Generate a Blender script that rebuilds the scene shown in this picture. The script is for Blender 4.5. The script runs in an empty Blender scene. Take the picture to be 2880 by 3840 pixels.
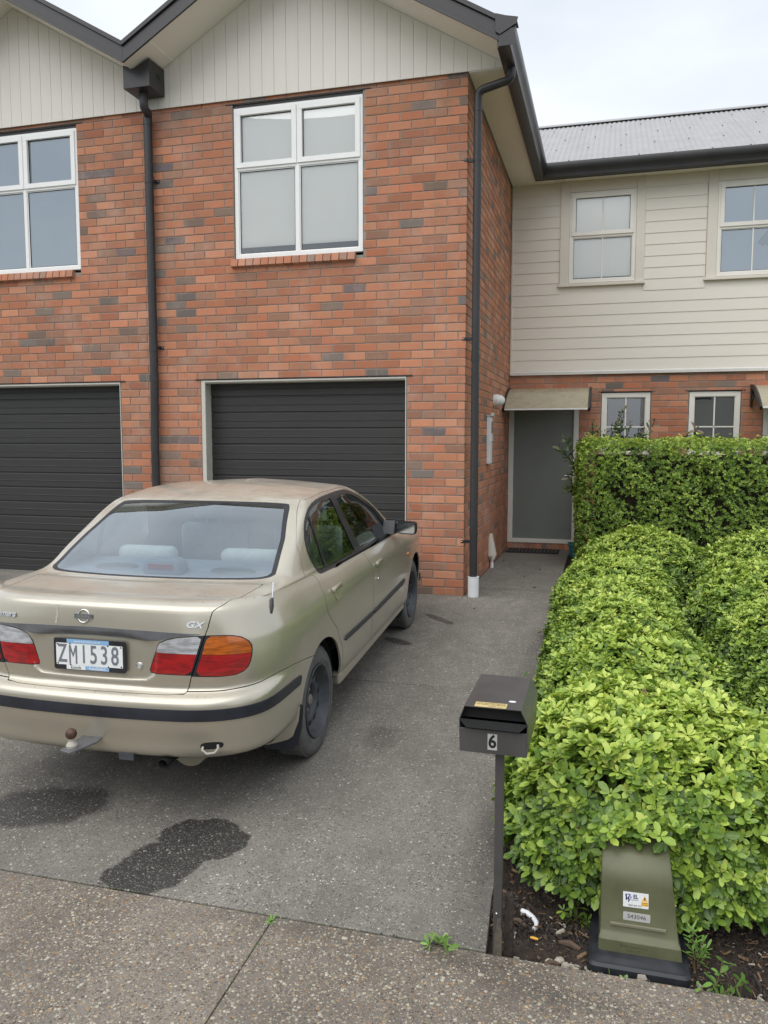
import bpy, bmesh, math, random
import numpy as np
from mathutils import Vector, Matrix
random.seed(7); rng = np.random.default_rng(7)
SC = bpy.context.scene
COL = SC.collection
# ------------------------------------------------------------------ camera
FPX, YAW, PITCH = 3015.714, -0.27058871, -0.09360095
CAM = Vector((1.38493, -8.01847, 1.62256))
fwd = Vector((math.sin(YAW)*math.cos(PITCH), math.cos(YAW)*math.cos(PITCH), math.sin(PITCH)))
rgt = Vector((math.cos(YAW), -math.sin(YAW), 0)); upv = rgt.cross(fwd)
cd = bpy.data.cameras.new('camera'); cam = bpy.data.objects.new('camera', cd); COL.objects.link(cam)
cd.sensor_fit = 'HORIZONTAL'; cd.sensor_width = 36; cd.lens = FPX/2880*36
cd.clip_start = .05; cd.clip_end = 900
cam.matrix_world = Matrix(((rgt.x, upv.x, -fwd.x, CAM.x), (rgt.y, upv.y, -fwd.y, CAM.y), (rgt.z, upv.z, -fwd.z, CAM.z), (0, 0, 0, 1)))
SC.camera = cam
# ------------------------------------------------------------------ light: overcast daylight
SUN_EL, SUN_AZ = math.radians(58), math.radians(-155)       # az measured from +Y towards +X
W = bpy.data.worlds.new('World'); SC.world = W; W.use_nodes = True
nt = W.node_tree; nt.nodes.clear()
def N_(t, ty, **k):
    n = t.nodes.new(ty)
    for a, b in k.items(): setattr(n, a, b)
    return n
out = N_(nt, 'ShaderNodeOutputWorld'); bg = N_(nt, 'ShaderNodeBackground'); bg.inputs['Strength'].default_value = .1
sky = N_(nt, 'ShaderNodeTexSky', sky_type='NISHITA', sun_disc=False); sky.sun_elevation = SUN_EL; sky.sun_rotation = SUN_AZ % (2*math.pi)
tc = N_(nt, 'ShaderNodeTexCoord')
mp = N_(nt, 'ShaderNodeMapping'); mp.inputs['Scale'].default_value = (1.0, 1.0, 2.6)
n1 = N_(nt, 'ShaderNodeTexNoise'); n1.inputs['Scale'].default_value = 1.7; n1.inputs['Detail'].default_value = 5; n1.inputs['Roughness'].default_value = .5
rp = N_(nt, 'ShaderNodeValToRGB')
rp.color_ramp.elements[0].position = .38; rp.color_ramp.elements[0].color = (4.9, 5.3, 5.85, 1)
rp.color_ramp.elements[1].position = .62; rp.color_ramp.elements[1].color = (6.55, 6.85, 7.2, 1)
mx = N_(nt, 'ShaderNodeMix', data_type='RGBA'); mx.inputs[0].default_value = .93
L = nt.links.new
L(tc.outputs['Generated'], mp.inputs['Vector']); L(mp.outputs[0], n1.inputs['Vector']); L(n1.outputs['Fac'], rp.inputs[0])
L(sky.outputs[0], mx.inputs[6]); L(rp.outputs[0], mx.inputs[7]); L(mx.outputs[2], bg.inputs[0]); L(bg.outputs[0], out.inputs[0])
sd = bpy.data.lights.new('sun', 'SUN'); sun = bpy.data.objects.new('sun', sd); COL.objects.link(sun)
sd.energy = 1.5; sd.angle = math.radians(75); sd.color = (1, .975, .94)
sv = Vector((math.sin(SUN_AZ)*math.cos(SUN_EL), math.cos(SUN_AZ)*math.cos(SUN_EL), math.sin(SUN_EL)))
sun.rotation_euler = sv.to_track_quat('Z', 'Y').to_euler(); sun.location = (0, -10, 20)
SC.view_settings.view_transform = 'Standard'; SC.view_settings.look = 'None'
SC.view_settings.exposure = .66; SC.view_settings.gamma = 1; SC.view_settings.use_curve_mapping = False
SC.cycles.max_bounces = 8; SC.cycles.transparent_max_bounces = 12
# ------------------------------------------------------------------ materials
MATS = {}
class T:
    """tiny node builder"""
    def __init__(s, name):
        s.m = bpy.data.materials.new(name); s.m.use_nodes = True; s.t = s.m.node_tree
        s.b = s.t.nodes['Principled BSDF']; s.o = s.t.nodes['Material Output']; MATS[name] = s.m
    def n(s, ty, **k): return N_(s.t, ty, **k)
    def l(s, a, b): s.t.links.new(a, b)
    def pos(s, scale=(1, 1, 1), obj=False):
        g = s.n('ShaderNodeTexCoord') if obj else s.n('ShaderNodeNewGeometry')
        m = s.n('ShaderNodeMapping'); m.inputs['Scale'].default_value = scale
        s.l(g.outputs['Object' if obj else 'Position'], m.inputs[0]); return m.outputs[0]
    def noise(s, vec, scale, detail=4, rough=.55, dist=0):
        x = s.n('ShaderNodeTexNoise'); x.inputs['Scale'].default_value = scale; x.inputs['Detail'].default_value = detail
        x.inputs['Roughness'].default_value = rough; x.inputs['Distortion'].default_value = dist; s.l(vec, x.inputs['Vector']); return x.outputs['Fac']
    def voro(s, vec, scale, feat='F1', rnd=1):
        x = s.n('ShaderNodeTexVoronoi', feature=feat); x.inputs['Scale'].default_value = scale; x.inputs['Randomness'].default_value = rnd; s.l(vec, x.inputs['Vector']); return x
    def ramp(s, f, st, interp='LINEAR'):
        r = s.n('ShaderNodeValToRGB'); r.color_ramp.interpolation = interp; e = r.color_ramp.elements
        while len(e) < len(st): e.new(.5)
        for i, (p, c) in enumerate(st):
            e[i].position = p; e[i].color = (c, c, c, 1) if isinstance(c, (int, float)) else (*c, 1)
        s.l(f, r.inputs[0]); return r.outputs[0]
    def mix(s, f, a, b, bt='MIX'):
        x = s.n('ShaderNodeMix', data_type='RGBA', blend_type=bt)
        for v, i in ((f, 0), (a, 6), (b, 7)):
            if isinstance(v, bpy.types.NodeSocket): s.l(v, x.inputs[i])
            elif i == 0: x.inputs[0].default_value = v
            else: x.inputs[i].default_value = (v, v, v, 1) if isinstance(v, (int, float)) else (*v, 1)
        return x.outputs[2]
    def math(s, op, a, b=0, c=0):
        x = s.n('ShaderNodeMath', operation=op)
        for i, v in enumerate((a, b, c)):
            if isinstance(v, bpy.types.NodeSocket): s.l(v, x.inputs[i])
            else: x.inputs[i].default_value = v
        return x.outputs[0]
    def bump(s, h, strength=.3, dist=.01, prev=None):
        x = s.n('ShaderNodeBump'); x.inputs['Strength'].default_value = strength; x.inputs['Distance'].default_value = dist
        s.l(h, x.inputs['Height']); 
        if prev: s.l(prev, x.inputs['Normal'])
        return x.outputs[0]
    def rnd(s):
        a = s.n('ShaderNodeObjectInfo').outputs['Random']; b = s.n('ShaderNodeNewGeometry').outputs['Random Per Island']
        return s.math('FRACT', s.math('ADD', s.math('MULTIPLY', a, 7.31), b))
    def fin(s, col=None, rough=None, nrm=None, **k):
        if col is not None: s.l(col, s.b.inputs['Base Color'])
        if rough is not None:
            if isinstance(rough, bpy.types.NodeSocket): s.l(rough, s.b.inputs['Roughness'])
            else: s.b.inputs['Roughness'].default_value = rough
        if nrm is not None: s.l(nrm, s.b.inputs['Normal'])
        for a, v in k.items(): s.b.inputs[a.replace('_', ' ')].default_value = v
        return s.m
def pm(name, c, rough=.5, metal=0, var=.08, vs=6, bump=0, bs=80, coat=0, bd=.002, rv=.1, stretch=(1, 1, 1), pr=0):
    t = T(name); v = t.pos(stretch); c = tuple(c)
    n = t.noise(v, vs, 6, .6); lo = tuple(max(0, x*(1-var)) for x in c); hi = tuple(min(1, x*(1+var)) for x in c)
    col = t.ramp(n, [(.3, lo), (.7, hi)])
    if pr: col = t.mix(t.math('MULTIPLY', t.rnd(), pr), col, tuple(x*.55 for x in c))
    r = t.math('MULTIPLY_ADD', n, rv, rough-rv/2)
    nb = t.bump(t.noise(v, bs, 3), bump, bd) if bump else None
    return t.fin(col, r, nb, Metallic=metal, Coat_Weight=coat)
# brick
def brick_mat():
    t = T('fired_brick'); r = t.rnd(); v = t.pos()
    base = t.ramp(r, [(0, (0.540, 0.218, 0.122)), (.10, (0.486, 0.184, 0.101)), (.20, (0.572, 0.238, 0.135)), (.30, (0.508, 0.194, 0.108)), (.41, (0.540, 0.225, 0.124)), (.50, (0.454, 0.184, 0.110)),
                      (.58, (0.562, 0.242, 0.140)), (.68, (0.432, 0.199, 0.126)), (.76, (0.518, 0.204, 0.115)), (.83, (0.389, 0.199, 0.131)), (.915, (.25, .18, .14)), (.945, (0.200, 0.162, 0.140)), (.970, (0.190, 0.150, 0.145)), (.988, (0.529, 0.213, 0.117))], 'CONSTANT')
    p2 = t.n('ShaderNodeVectorMath', operation='ADD'); t.l(v, p2.inputs[0])
    cx = t.n('ShaderNodeCombineXYZ'); t.l(t.math('MULTIPLY', r, 37.), cx.inputs[0]); t.l(t.math('MULTIPLY', r, 91.), cx.inputs[2]); t.l(cx.outputs[0], p2.inputs[1])
    val = t.math('MULTIPLY_ADD', t.math('FRACT', t.math('MULTIPLY', r, 53.7)), .34, .80)
    base = t.mix(1.0, base, t.mix(t.math('FRACT', t.math('MULTIPLY', r, 17.3)), (1, 1, 1), (.94, 1.06, 1.12)), 'MULTIPLY'); vc = t.n('ShaderNodeCombineColor')
    for i in range(3): t.l(val, vc.inputs[i])
    base = t.mix(1.0, base, vc.outputs[0], 'MULTIPLY')
    fl = t.noise(p2.outputs[0], 4.2, 2, .5)
    col = t.mix(t.math('MULTIPLY', t.ramp(fl, [(.55, 0), (.70, 1)]), .45), base, (.27, .19, .14))
    col = t.mix(t.math('MULTIPLY', t.ramp(t.noise(v, 2.1, 6, .65), [(.50, 0), (.72, 1)]), .42), col, (.60, .44, .36))
    at = t.n('ShaderNodeAttribute', attribute_name='edge')
    ed = t.math('POWER', at.outputs['Fac'], 2.2)
    ed = t.math('MULTIPLY', ed, t.ramp(t.noise(v, 30, 3), [(.3, .15), (.7, .62)]))
    col = t.mix(ed, col, (.60, .42, .33))
    gr = t.noise(v, 260, 3, .7)
    col = t.mix(t.ramp(gr, [(.35, 0), (.75, .22)]), col, (.22, .10, .07))
    dr = t.ramp(t.noise(t.pos((9, 9, 1.1)), 1.5, 5, .7), [(.60, 0), (.78, .5)])
    col = t.mix(t.math('MULTIPLY', dr, .62), col, (.64, .52, .45))
    nb = t.bump(gr, .35, .003)
    return t.fin(col, .88, nb, Specular_IOR_Level=.25)
brick_mat()
pm('mortar', (.30, .262, .225), .95, var=.2, vs=9, bump=.6, bs=150)
pm('cladding_paint', (.76, .715, .65), .62, var=.035, vs=1.3, bump=.05, bs=90)
pm('soffit_paint', (.85, .81, .73), .7, var=.03, vs=1.0)
pm('weatherboard_paint', (.75, .70, .62), .55, var=.04, vs=1.2, bump=.12, bs=50, stretch=(.25, 1, 1))
pm('trim_paint', (.70, .65, .565), .5, var=.04, vs=2)
pm('flashing', (.66, .64, .60), .45, var=.05, vs=3)
pm('upvc_white', (.88, .88, .86), .35, var=.03, vs=4)
pm('upvc_cream', (.80, .77, .70), .38, var=.04, vs=4)
pm('dark_steel', (.034, .032, .034), .38, var=.2, vs=3, rv=.2, bump=.04)
pm('dark_pipe', (.034, .032, .034), .42, var=.18, vs=3)
pm('jamb_paint', (.56, .54, .48), .5, var=.05)
pm('pvc_white', (.78, .79, .80), .35, var=.06, vs=12)
pm('plastic_white', (.74, .75, .74), .4, var=.04)
pm('plastic_black', (.022, .022, .026), .42, var=.3, vs=12, rv=.2)
pm('rubber', (.020, .020, .022), .75, var=.4, vs=14, bump=.15, bs=120)
pm('grey_mesh_door', (.20, .222, .20), .42, var=.06, vs=3, bump=.25, bs=420, bd=.001)
pm('dark_glass_backing', (.028, .034, .036), .6, var=.1)
pm('blind', (.96, .95, .89), .9, var=.02, vs=1.4)
pm('grey_glass_backing', (.56, .60, .63), .9, var=.08, vs=1)
pm('room_dark', (.10, .105, .11), .9, var=.3, vs=1)
pm('soil', (.040, .028, .020), .95, var=.6, vs=22, bump=1, bs=60, bd=.02)
pm('bronze_sheet', (.37, .335, .235), .28, var=.1, vs=5, rv=.2)
pm('bark', (.10, .065, .045), .9, var=.4, vs=30, bump=.6)
pm('mail_steel', (.072, .069, .068), .36, var=.14, vs=9, rv=.2, bump=.03)
pm('soil_dry', (.10, .085, .065), .9, var=.4, vs=60)
pm('base_black', (.020, .022, .027), .5, var=.35, vs=16, rv=.2)
pm('olive_plastic', (.108, .112, .058), .42, var=.14, vs=9, rv=.15, bump=.05)
pm('olive_light', (.19, .185, .12), .5, var=.1)
pm('teal_plastic', (.02, .20, .24), .4, var=.1)
def garage_mat():
    t = T('garage_steel'); v = t.pos((.5, 1, 14)); n = t.noise(v, 9, 6, .7)
    return t.fin(t.ramp(n, [(.3, (.026, .025, .0245)), (.7, (.039, .0375, .037))]), .47, t.bump(n, .35, .004))
garage_mat()
def roof_mat():
    t = T('corrugated_iron'); v = t.pos(); n = t.noise(v, 3, 6, .7); n2 = t.noise(t.pos((6, .6, .6)), 2, 5, .7)
    c = t.ramp(n, [(.3, (.33, .325, .325)), (.7, (.40, .395, .395))]); c = t.mix(t.ramp(n2, [(.5, 0), (.75, .35)]), c, (.46, .45, .45))
    return t.fin(c, .55, t.bump(n, .1, .004), Metallic=.15)
roof_mat()
def glass_mat(name, tint, refl, rough=0, k=1.0):
    t = T(name); t.t.nodes.remove(t.b)
    tr = t.n('ShaderNodeBsdfTransparent'); tr.inputs[0].default_value = (*tint, 1)
    gl = t.n('ShaderNodeBsdfGlossy'); gl.inputs['Roughness'].default_value = rough; gl.inputs[0].default_value = (.96, .98, 1, 1) if 'window' in name else (.90, .96, 1, 1)
    fr = t.n('ShaderNodeFresnel'); fr.inputs[0].default_value = 1.5
    wv = t.noise(t.pos(), 1.6, 2); b = t.bump(wv, .02, .02); t.l(b, gl.inputs['Normal'])
    f = t.math('MINIMUM', t.math('MULTIPLY_ADD', fr.outputs[0], k, refl), 1)
    m = t.n('ShaderNodeMixShader'); t.l(f, m.inputs[0]); t.l(tr.outputs[0], m.inputs[1]); t.l(gl.outputs[0], m.inputs[2]); t.l(m.outputs[0], t.o.inputs[0])
    return t.m
glass_mat('window_glass', (.985, .995, .995), .14, k=1.0)
glass_mat('coated_glass', (.62, .68, .72), .26, k=1.3)
glass_mat('car_glass', (.66, .74, .72), .03, k=1.45)
glass_mat('rear_glass', (.74, .84, .88), .20, k=2.0)
# ------------------------------------------------------------------ mesh helpers
def g(y): return .0465*(y+.05) if y < -.05 else 0.0
class MB:
    def __init__(s): s.v = []; s.f = []; s.mi = []
    def add(s, v, f, mi=0):
        o = len(s.v); s.v += [tuple(p) for p in v]; s.f += [tuple(i+o for i in q) for q in f]; s.mi += [mi]*len(f); return s
    def box(s, x0, x1, y0, y1, z0, z1, M=None, mi=0):
        v = [(x, y, z) for z in (z0, z1) for y in (y0, y1) for x in (x0, x1)]
        if M is not None: v = [tuple(M @ Vector(p)) for p in v]
        return s.add(v, [(0, 2, 3, 1), (4, 5, 7, 6), (0, 1, 5, 4), (1, 3, 7, 5), (3, 2, 6, 7), (2, 0, 4, 6)], mi)
    def prism(s, poly, a0, a1, axis=1, M=None, mi=0):
        """poly: 2D points in the other two axes (in xyz order), extruded from a0 to a1 along axis"""
        n = len(poly); v = []
        for a in (a0, a1):
            for p, q in poly:
                v.append((a, p, q) if axis == 0 else (p, a, q) if axis == 1 else (p, q, a))
        if M is not None: v = [tuple(M @ Vector(p)) for p in v]
        ar = sum(poly[i][0]*poly[(i+1) % n][1]-poly[(i+1) % n][0]*poly[i][1] for i in range(n))
        flip = (ar > 0) == (axis != 1)
        f = [tuple(range(n)), tuple(range(2*n-1, n-1, -1))]+[(i, i+n, (i+1) % n+n, (i+1) % n) for i in range(n)]
        if flip: f = [q[::-1] for q in f]
        return s.add(v, f, mi)
    def tube(s, pts, r, n=16, caps=True, mi=0):
        pts = [Vector(p) for p in pts]; rs = r if isinstance(r, (list, tuple)) else [r]*len(pts)
        v = []; u = None
        for i, p in enumerate(pts):
            d = (pts[min(i+1, len(pts)-1)]-pts[max(i-1, 0)]).normalized()
            if u is None: u = d.orthogonal().normalized()
            else: u = (u-d*u.dot(d)).normalized()
            w = d.cross(u)
            for k in range(n):
                a = 2*math.pi*k/n; v.append(p+(u*math.cos(a)+w*math.sin(a))*rs[i])
        f = [(i*n+k, i*n+(k+1) % n, (i+1)*n+(k+1) % n, (i+1)*n+k) for i in range(len(pts)-1) for k in range(n)]
        if caps: f += [tuple(range(n-1, -1, -1)), tuple((len(pts)-1)*n+k for k in range(n))]
        return s.add(v, f, mi)
    def lathe(s, prof, M, n=40, mi=0, closed=False):
        """prof [(r, h)] about local z; M places it"""
        v = []
        for r, h in prof:
            for k in range(n):
                a = 2*math.pi*k/n; v.append(M @ Vector((r*math.cos(a), r*math.sin(a), h)))
        m = len(prof); f = [(i*n+k, i*n+(k+1) % n, (i+1)*n+(k+1) % n, (i+1)*n+k) for i in range(m-1) for k in range(n)]
        if prof[0][0] < 1e-5 or True: pass
        return s.add(v, f, mi)
    def ball(s, c, r, n=12, sc=(1, 1, 1), mi=0):
        m = n//2+1; v = []
        for i in range(m+1):
            th = math.pi*i/m
            for k in range(n):
                a = 2*math.pi*k/n; v.append((c[0]+r*sc[0]*math.sin(th)*math.cos(a), c[1]+r*sc[1]*math.sin(th)*math.sin(a), c[2]+r*sc[2]*math.cos(th)))
        f = [(i*n+k, (i+1)*n+k, (i+1)*n+(k+1) % n, i*n+(k+1) % n) for i in range(m) for k in range(n)]
        return s.add(v, f, mi)
    def mesh(s, name, mats, off=(0, 0, 0), smooth=False, bevel=0, auto=35):
        me = bpy.data.meshes.new(name)
        me.from_pydata([(p[0]-off[0], p[1]-off[1], p[2]-off[2]) for p in s.v], [], s.f)
        for m in (mats if isinstance(mats, (list, tuple)) else [mats]): me.materials.append(MATS[m])
        if any(s.mi): me.polygons.foreach_set('material_index', s.mi)
        bm = bmesh.new(); bm.from_mesh(me)
        if smooth: bmesh.ops.remove_doubles(bm, verts=bm.verts, dist=1e-5)
        if bevel:
            es = [e for e in bm.edges if len(e.link_faces) == 2 and e.calc_face_angle(0) > .6]
            bmesh.ops.bevel(bm, geom=es, offset=bevel, segments=1 if bevel < .003 else 2 if bevel < .02 else 5, profile=.5, affect='EDGES', clamp_overlap=True)
        if smooth:
            for f in bm.faces: f.smooth = True
            for e in bm.edges:
                if len(e.link_faces) == 2 and e.calc_face_angle(0) > math.radians(auto): e.smooth = False
        bm.to_mesh(me); bm.free(); me.validate(); return me
def tag(o, label=None, cat=None, group=None, kind=None):
    if label: o['label'] = label
    if cat: o['category'] = cat
    if group: o['group'] = group
    if kind: o['kind'] = kind
    return o
def empty(name, loc, label=None, cat=None, group=None, rot=None):
    o = bpy.data.objects.new(name, None); COL.objects.link(o); o.location = loc; o.empty_display_size = .1
    if rot is not None: o.rotation_euler = rot
    return tag(o, label, cat, group)
def link(name, me, parent=None, loc=(0, 0, 0), rot=(0, 0, 0)):
    o = bpy.data.objects.new(name, me); COL.objects.link(o); o.location = loc; o.rotation_euler = rot
    if parent: o.parent = parent
    return o
def root_off(p):
    """location of the thing a part belongs to (world-built parts are shifted by it)"""
    o = Vector((0, 0, 0))
    while p is not None: o += p.location; p = p.parent
    return o
def part(name, mb, mat, parent=None, local=False, **k):
    """mesh object from a world-space MB (local=True: already in the parent's space)"""
    off = (0, 0, 0) if (local or parent is None) else root_off(parent)
    me = mb.mesh(name, mat, off, **k); return link(name, me, parent)
def solo(name, mb, mat, label, cat, group=None, kind=None, loc=None, **k):
    """a thing that is one mesh; origin at loc"""
    loc = loc or (0, 0, 0); me = mb.mesh(name, mat, loc, **k); o = link(name, me, None, loc); return tag(o, label, cat, group, kind)
def npmesh(name, V, F, mat, attrs=None, smooth=False):
    """V (n,3) float, F (m,k) int array"""
    me = bpy.data.meshes.new(name); V = np.ascontiguousarray(V, np.float32); F = np.asarray(F, np.int32); m, k = F.shape
    me.vertices.add(len(V)); me.vertices.foreach_set('co', V.ravel()); me.loops.add(m*k); me.loops.foreach_set('vertex_index', F.ravel())
    me.polygons.add(m); me.polygons.foreach_set('loop_start', np.arange(0, m*k, k, dtype=np.int32)); me.polygons.foreach_set('loop_total', np.full(m, k, np.int32))
    for mm in (mat if isinstance(mat, (list, tuple)) else [mat]): me.materials.append(MATS[mm])
    me.update(calc_edges=True)
    me.polygons.foreach_set('use_smooth', np.full(m, bool(smooth)))
    for an, av in (attrs or {}).items():
        a = me.attributes.new(an, 'FLOAT', 'POINT'); a.data.foreach_set('value', np.asarray(av, np.float32))
    return me
def text_mesh(s, size, mat, ext=.0006, sx=1.0, spacing=1.0, bevel=0, shear=0):
    cu = bpy.data.curves.new('txt', 'FONT'); cu.body = s; cu.size = size; cu.extrude = ext; cu.align_x = 'CENTER'; cu.align_y = 'CENTER'
    cu.space_character = spacing; cu.resolution_u = 4; cu.offset = bevel; cu.shear = shear
    o = bpy.data.objects.new('txt', cu); COL.objects.link(o); bpy.context.view_layer.update()
    dg = bpy.context.evaluated_depsgraph_get(); me = bpy.data.meshes.new_from_object(o.evaluated_get(dg))
    bpy.data.objects.remove(o); bpy.data.curves.remove(cu)
    me.transform(Matrix.Diagonal((sx, 1, 1, 1))); me.materials.clear(); me.materials.append(MATS[mat]); return me
for nm, c in dict(ink_black=(.012, .012, .014), ink_white=(.8, .8, .8), ink_blue=(.03, .13, .45), ink_navy=(.01, .015, .09), ink_grey=(.18, .19, .22), sticker_white=(.80, .82, .82), sticker_yellow=(.85, .47, .06), label_gold=(.62, .49, .22), ink_lightblue=(.25, .45, .70)).items():
    pm(nm, c, .45, var=.04, vs=30)
pm('chrome', (.72, .72, .73), .14, 1, var=.03, rv=.05); pm('plate_alu', (.60, .61, .60), .35, .4, var=.05, vs=30)
# ================================================================== GROUND
D = 3.688
def ground_mat(name, matrix, darkm, pcols, sc, peb, stains, warm=0.0):
    """exposed-aggregate concrete: matrix colour + pebbles by voronoi"""
    t = T(name); v = t.pos()
    big = t.noise(v, .9, 6, .65); mid = t.noise(v, 7, 5, .65)
    base = t.ramp(big, [(.28, darkm), (.72, matrix)])
    base = t.mix(t.math('MULTIPLY', t.ramp(mid, [(.45, 0), (.7, 1)]), .35), base, tuple(min(1, x*1.35) for x in matrix))
    base = t.mix(t.math('MULTIPLY', t.ramp(t.noise(t.pos((1.6, .35, 1)), 1.3, 6, .7, .5), [(.42, 0), (.66, 1)]), .42), base, tuple(x*.62 for x in darkm))
    base = t.mix(t.math('MULTIPLY', t.ramp(t.noise(v, 2.3, 7, .75), [(.56, 0), (.70, 1)]), .30), base, tuple(min(1, x*1.45) for x in matrix))
    fine = t.noise(v, 330, 3, .7); base = t.mix(t.ramp(fine, [(.35, 0), (.7, .55)]), base, tuple(x*.42 for x in darkm))
    jit = t.n('ShaderNodeVectorMath', operation='ADD'); nv = t.n('ShaderNodeTexNoise'); nv.inputs['Scale'].default_value = 60; t.l(v, nv.inputs['Vector'])
    sc2 = t.n('ShaderNodeVectorMath', operation='SCALE'); sc2.inputs['Scale'].default_value = .006; t.l(nv.outputs['Color'], sc2.inputs[0]); t.l(v, jit.inputs[0]); t.l(sc2.outputs[0], jit.inputs[1])
    vec = jit.outputs[0]; bh = None; col = base; pmk = None
    for s_, cols, thr, amt in ((sc, pcols, peb, 1), (sc*1.9, pcols, peb*.9, .8)):
        vo = t.voro(vec, s_); d = vo.outputs['Distance']
        sep = t.n('ShaderNodeSeparateColor'); t.l(vo.outputs['Color'], sep.inputs[0])
        pc = t.ramp(sep.outputs[0], cols, 'CONSTANT')
        size = t.math('MULTIPLY_ADD', sep.outputs[1], .30, thr)           # stones of different size
        m = t.math('MULTIPLY', t.math('GREATER_THAN', t.math('SUBTRACT', size, d), 0), amt)
        col = t.mix(m, col, pc); pmk = m if pmk is None else t.math('MAXIMUM', pmk, m)
        h = t.math('MAXIMUM', t.math('SUBTRACT', size, d), 0); bh = h if bh is None else t.math('ADD', bh, h)
    # wear film over stones
    film = t.ramp(t.noise(v, 3.1, 6, .7), [(.4, 0), (.7, 1)]); col = t.mix(t.math('MULTIPLY', film, .45), col, base)
    rough = .82
    ro = None; wet = None
    for (sx, sy, rx, ry, ang, amt, edge) in stains:
        sb = t.n('ShaderNodeVectorMath', operation='SUBTRACT'); t.l(v, sb.inputs[0]); sb.inputs[1].default_value = (sx, sy, 0)
        mp_ = t.n('ShaderNodeMapping', vector_type='TEXTURE'); mp_.inputs['Rotation'].default_value = (0, 0, ang); mp_.inputs['Scale'].default_value = (rx, ry, 50); t.l(sb.outputs[0], mp_.inputs[0])
        ln = t.n('ShaderNodeVectorMath', operation='LENGTH'); t.l(mp_.outputs[0], ln.inputs[0])
        dd = t.math('ADD', ln.outputs['Value'], t.math('MULTIPLY_ADD', t.noise(v, 5.5, 5, .6), .9, -.45))
        m = t.math('MULTIPLY', t.ramp(dd, [(1-edge, 1), (1.0, 0)]), amt); wet = m if wet is None else t.math('MAXIMUM', wet, m)
    if wet is not None:
        col = t.mix(t.math('MULTIPLY', wet, t.math('MULTIPLY_ADD', pmk, -.42, .84)), col, (.004, .004, .004))
        ro = t.math('MULTIPLY_ADD', wet, -.28, rough)
    nb = t.bump(bh, .75, .006); nb = t.bump(fine, .35, .002, nb)
    return t.fin(col, ro or rough, nb)
PC1 = [(0, (.12, .115, .105)), (.22, (.07, .07, .07)), (.42, (.18, .17, .15)), (.6, (.28, .255, .21)), (.74, (.10, .095, .09)), (.86, (.40, .37, .30)), (.955, (.60, .58, .52))]
PC2 = [(0, (.11, .085, .062)), (.18, (.30, .245, .165)), (.36, (.16, .12, .085)), (.5, (.40, .345, .25)), (.64, (.09, .075, .062)), (.76, (.50, .46, .37)), (.9, (.34, .20, .09))]
ground_mat('driveway_concrete', (.30, .277, .237), (.150, .138, .120), PC1, 84, .20,
    [(-.37, -4.81, .22, .19, -.3, .96, .07), (-.46, -5.08, .19, .22, -.35, .96, .07), (-1.28, -4.74, .36, .22, .35, .85, .22), (-.27, -1.66, .16, .07, -.5, .9, .2), (-.05, -.92, .24, .055, -.75, .8, .2),
     (.13, -3.55, .13, .22, .1, .45, .5), (.93, -4.6, .16, .8, 0, .45, .8), (.90, -1.6, .14, 1.2, 0, .40, .8), (.2, .45, .8, .10, .15, .25, .7)])
ground_mat('footpath_concrete', (.27, .238, .202), (.15, .128, .108), PC2, 78, .24, [(.30, -5.30, .55, .07, 0, .30, .7), (1.3, -5.42, .5, .08, -.1, .4, .8), (.95, -5.33, .3, .06, 0, .4, .6)])
pm('asphalt', (.06, .06, .062), .9, var=.25, vs=3, bump=.8, bs=160)
pm('grass_ground', (.06, .09, .03), .95, var=.5, vs=3, bump=.8, bs=50)
# one sheet to the horizon
ys = [-400, -60, -12, -10, -8, -6, -5.2, -4, -2, -.3, 0, 2, 6, 40, 400]
gz = lambda y: g(max(y, -9.5))-.075
mb = MB(); n = len(ys)
mb.add([(x, y, gz(y)) for y in ys for x in (-400, 400)], [(2*i, 2*i+1, 2*i+3, 2*i+2) for i in range(n-1)])
solo('ground', mb, 'grass_ground', None, None, kind='structure')
def slab(x0, x1, y0, y1, th=.07, seg=None, zo=0.0, polyx=None):
    """concrete slab following the fall of the ground; x edges may be functions of y"""
    X0 = x0 if callable(x0) else (lambda y: x0); X1 = x1 if callable(x1) else (lambda y: x1)
    cuts = [y0]+[c for c in (-.05, .0) if y0 < c < y1]+[y1]
    if callable(x0) or callable(x1): cuts = sorted(set(cuts+[y for y in np.linspace(y0, y1, 9)]))
    m = MB(); k = len(cuts)
    v = []
    for y in cuts:
        z = g(y)+zo; v += [(X0(y), y, z), (X1(y), y, z), (X1(y), y, z-th), (X0(y), y, z-th)]
    f = [(0, 1, 2, 3)]
    for i in range(k-1):
        a, b = 4*i, 4*i+4
        f += [(a, b, b+1, a+1), (a+1, b+1, b+2, a+2), (a+2, b+2, b+3, a+3), (a+3, b+3, b, a)]
    f += [(4*k-1, 4*k-2, 4*k-3, 4*k-4)]
    return m.add(v, [q[::-1] if False else q for q in f])
def edgeR(y): return float(np.interp(y, [-5.262, -5.18, -4.86, -1.7, -.6, 4], [1.005, .985, .978, .925, .90, .90]))
drv = empty('driveway', (-1.5, -2.6, g(-2.6))); tag(drv, kind='structure')
for y0, y1 in ((-5.256, -2.634), (-2.626, -.128)):
    part('slab', slab(-9.5, edgeR, y0, y1), 'driveway_concrete', drv, bevel=.004)
part('slab', slab(-9.5, .0, -.122, .24), 'driveway_concrete', drv, bevel=.003)
pth = empty('entry_path', (.45, 1.8, 0)); tag(pth, kind='structure')
part('slab', slab(.004, edgeR, -.122, D+.1), 'driveway_concrete', pth, bevel=.003)
fp = empty('footpath', (.5, -6.4, g(-6.4))); tag(fp, kind='structure')
for x0, x1 in ((-9.5, -2.6), (-2.597, .174), (.178, 3.1), (3.106, 8)):
    part('slab', slab(x0, x1, -7.6, -5.266), 'footpath_concrete', fp, bevel=.004)
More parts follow.
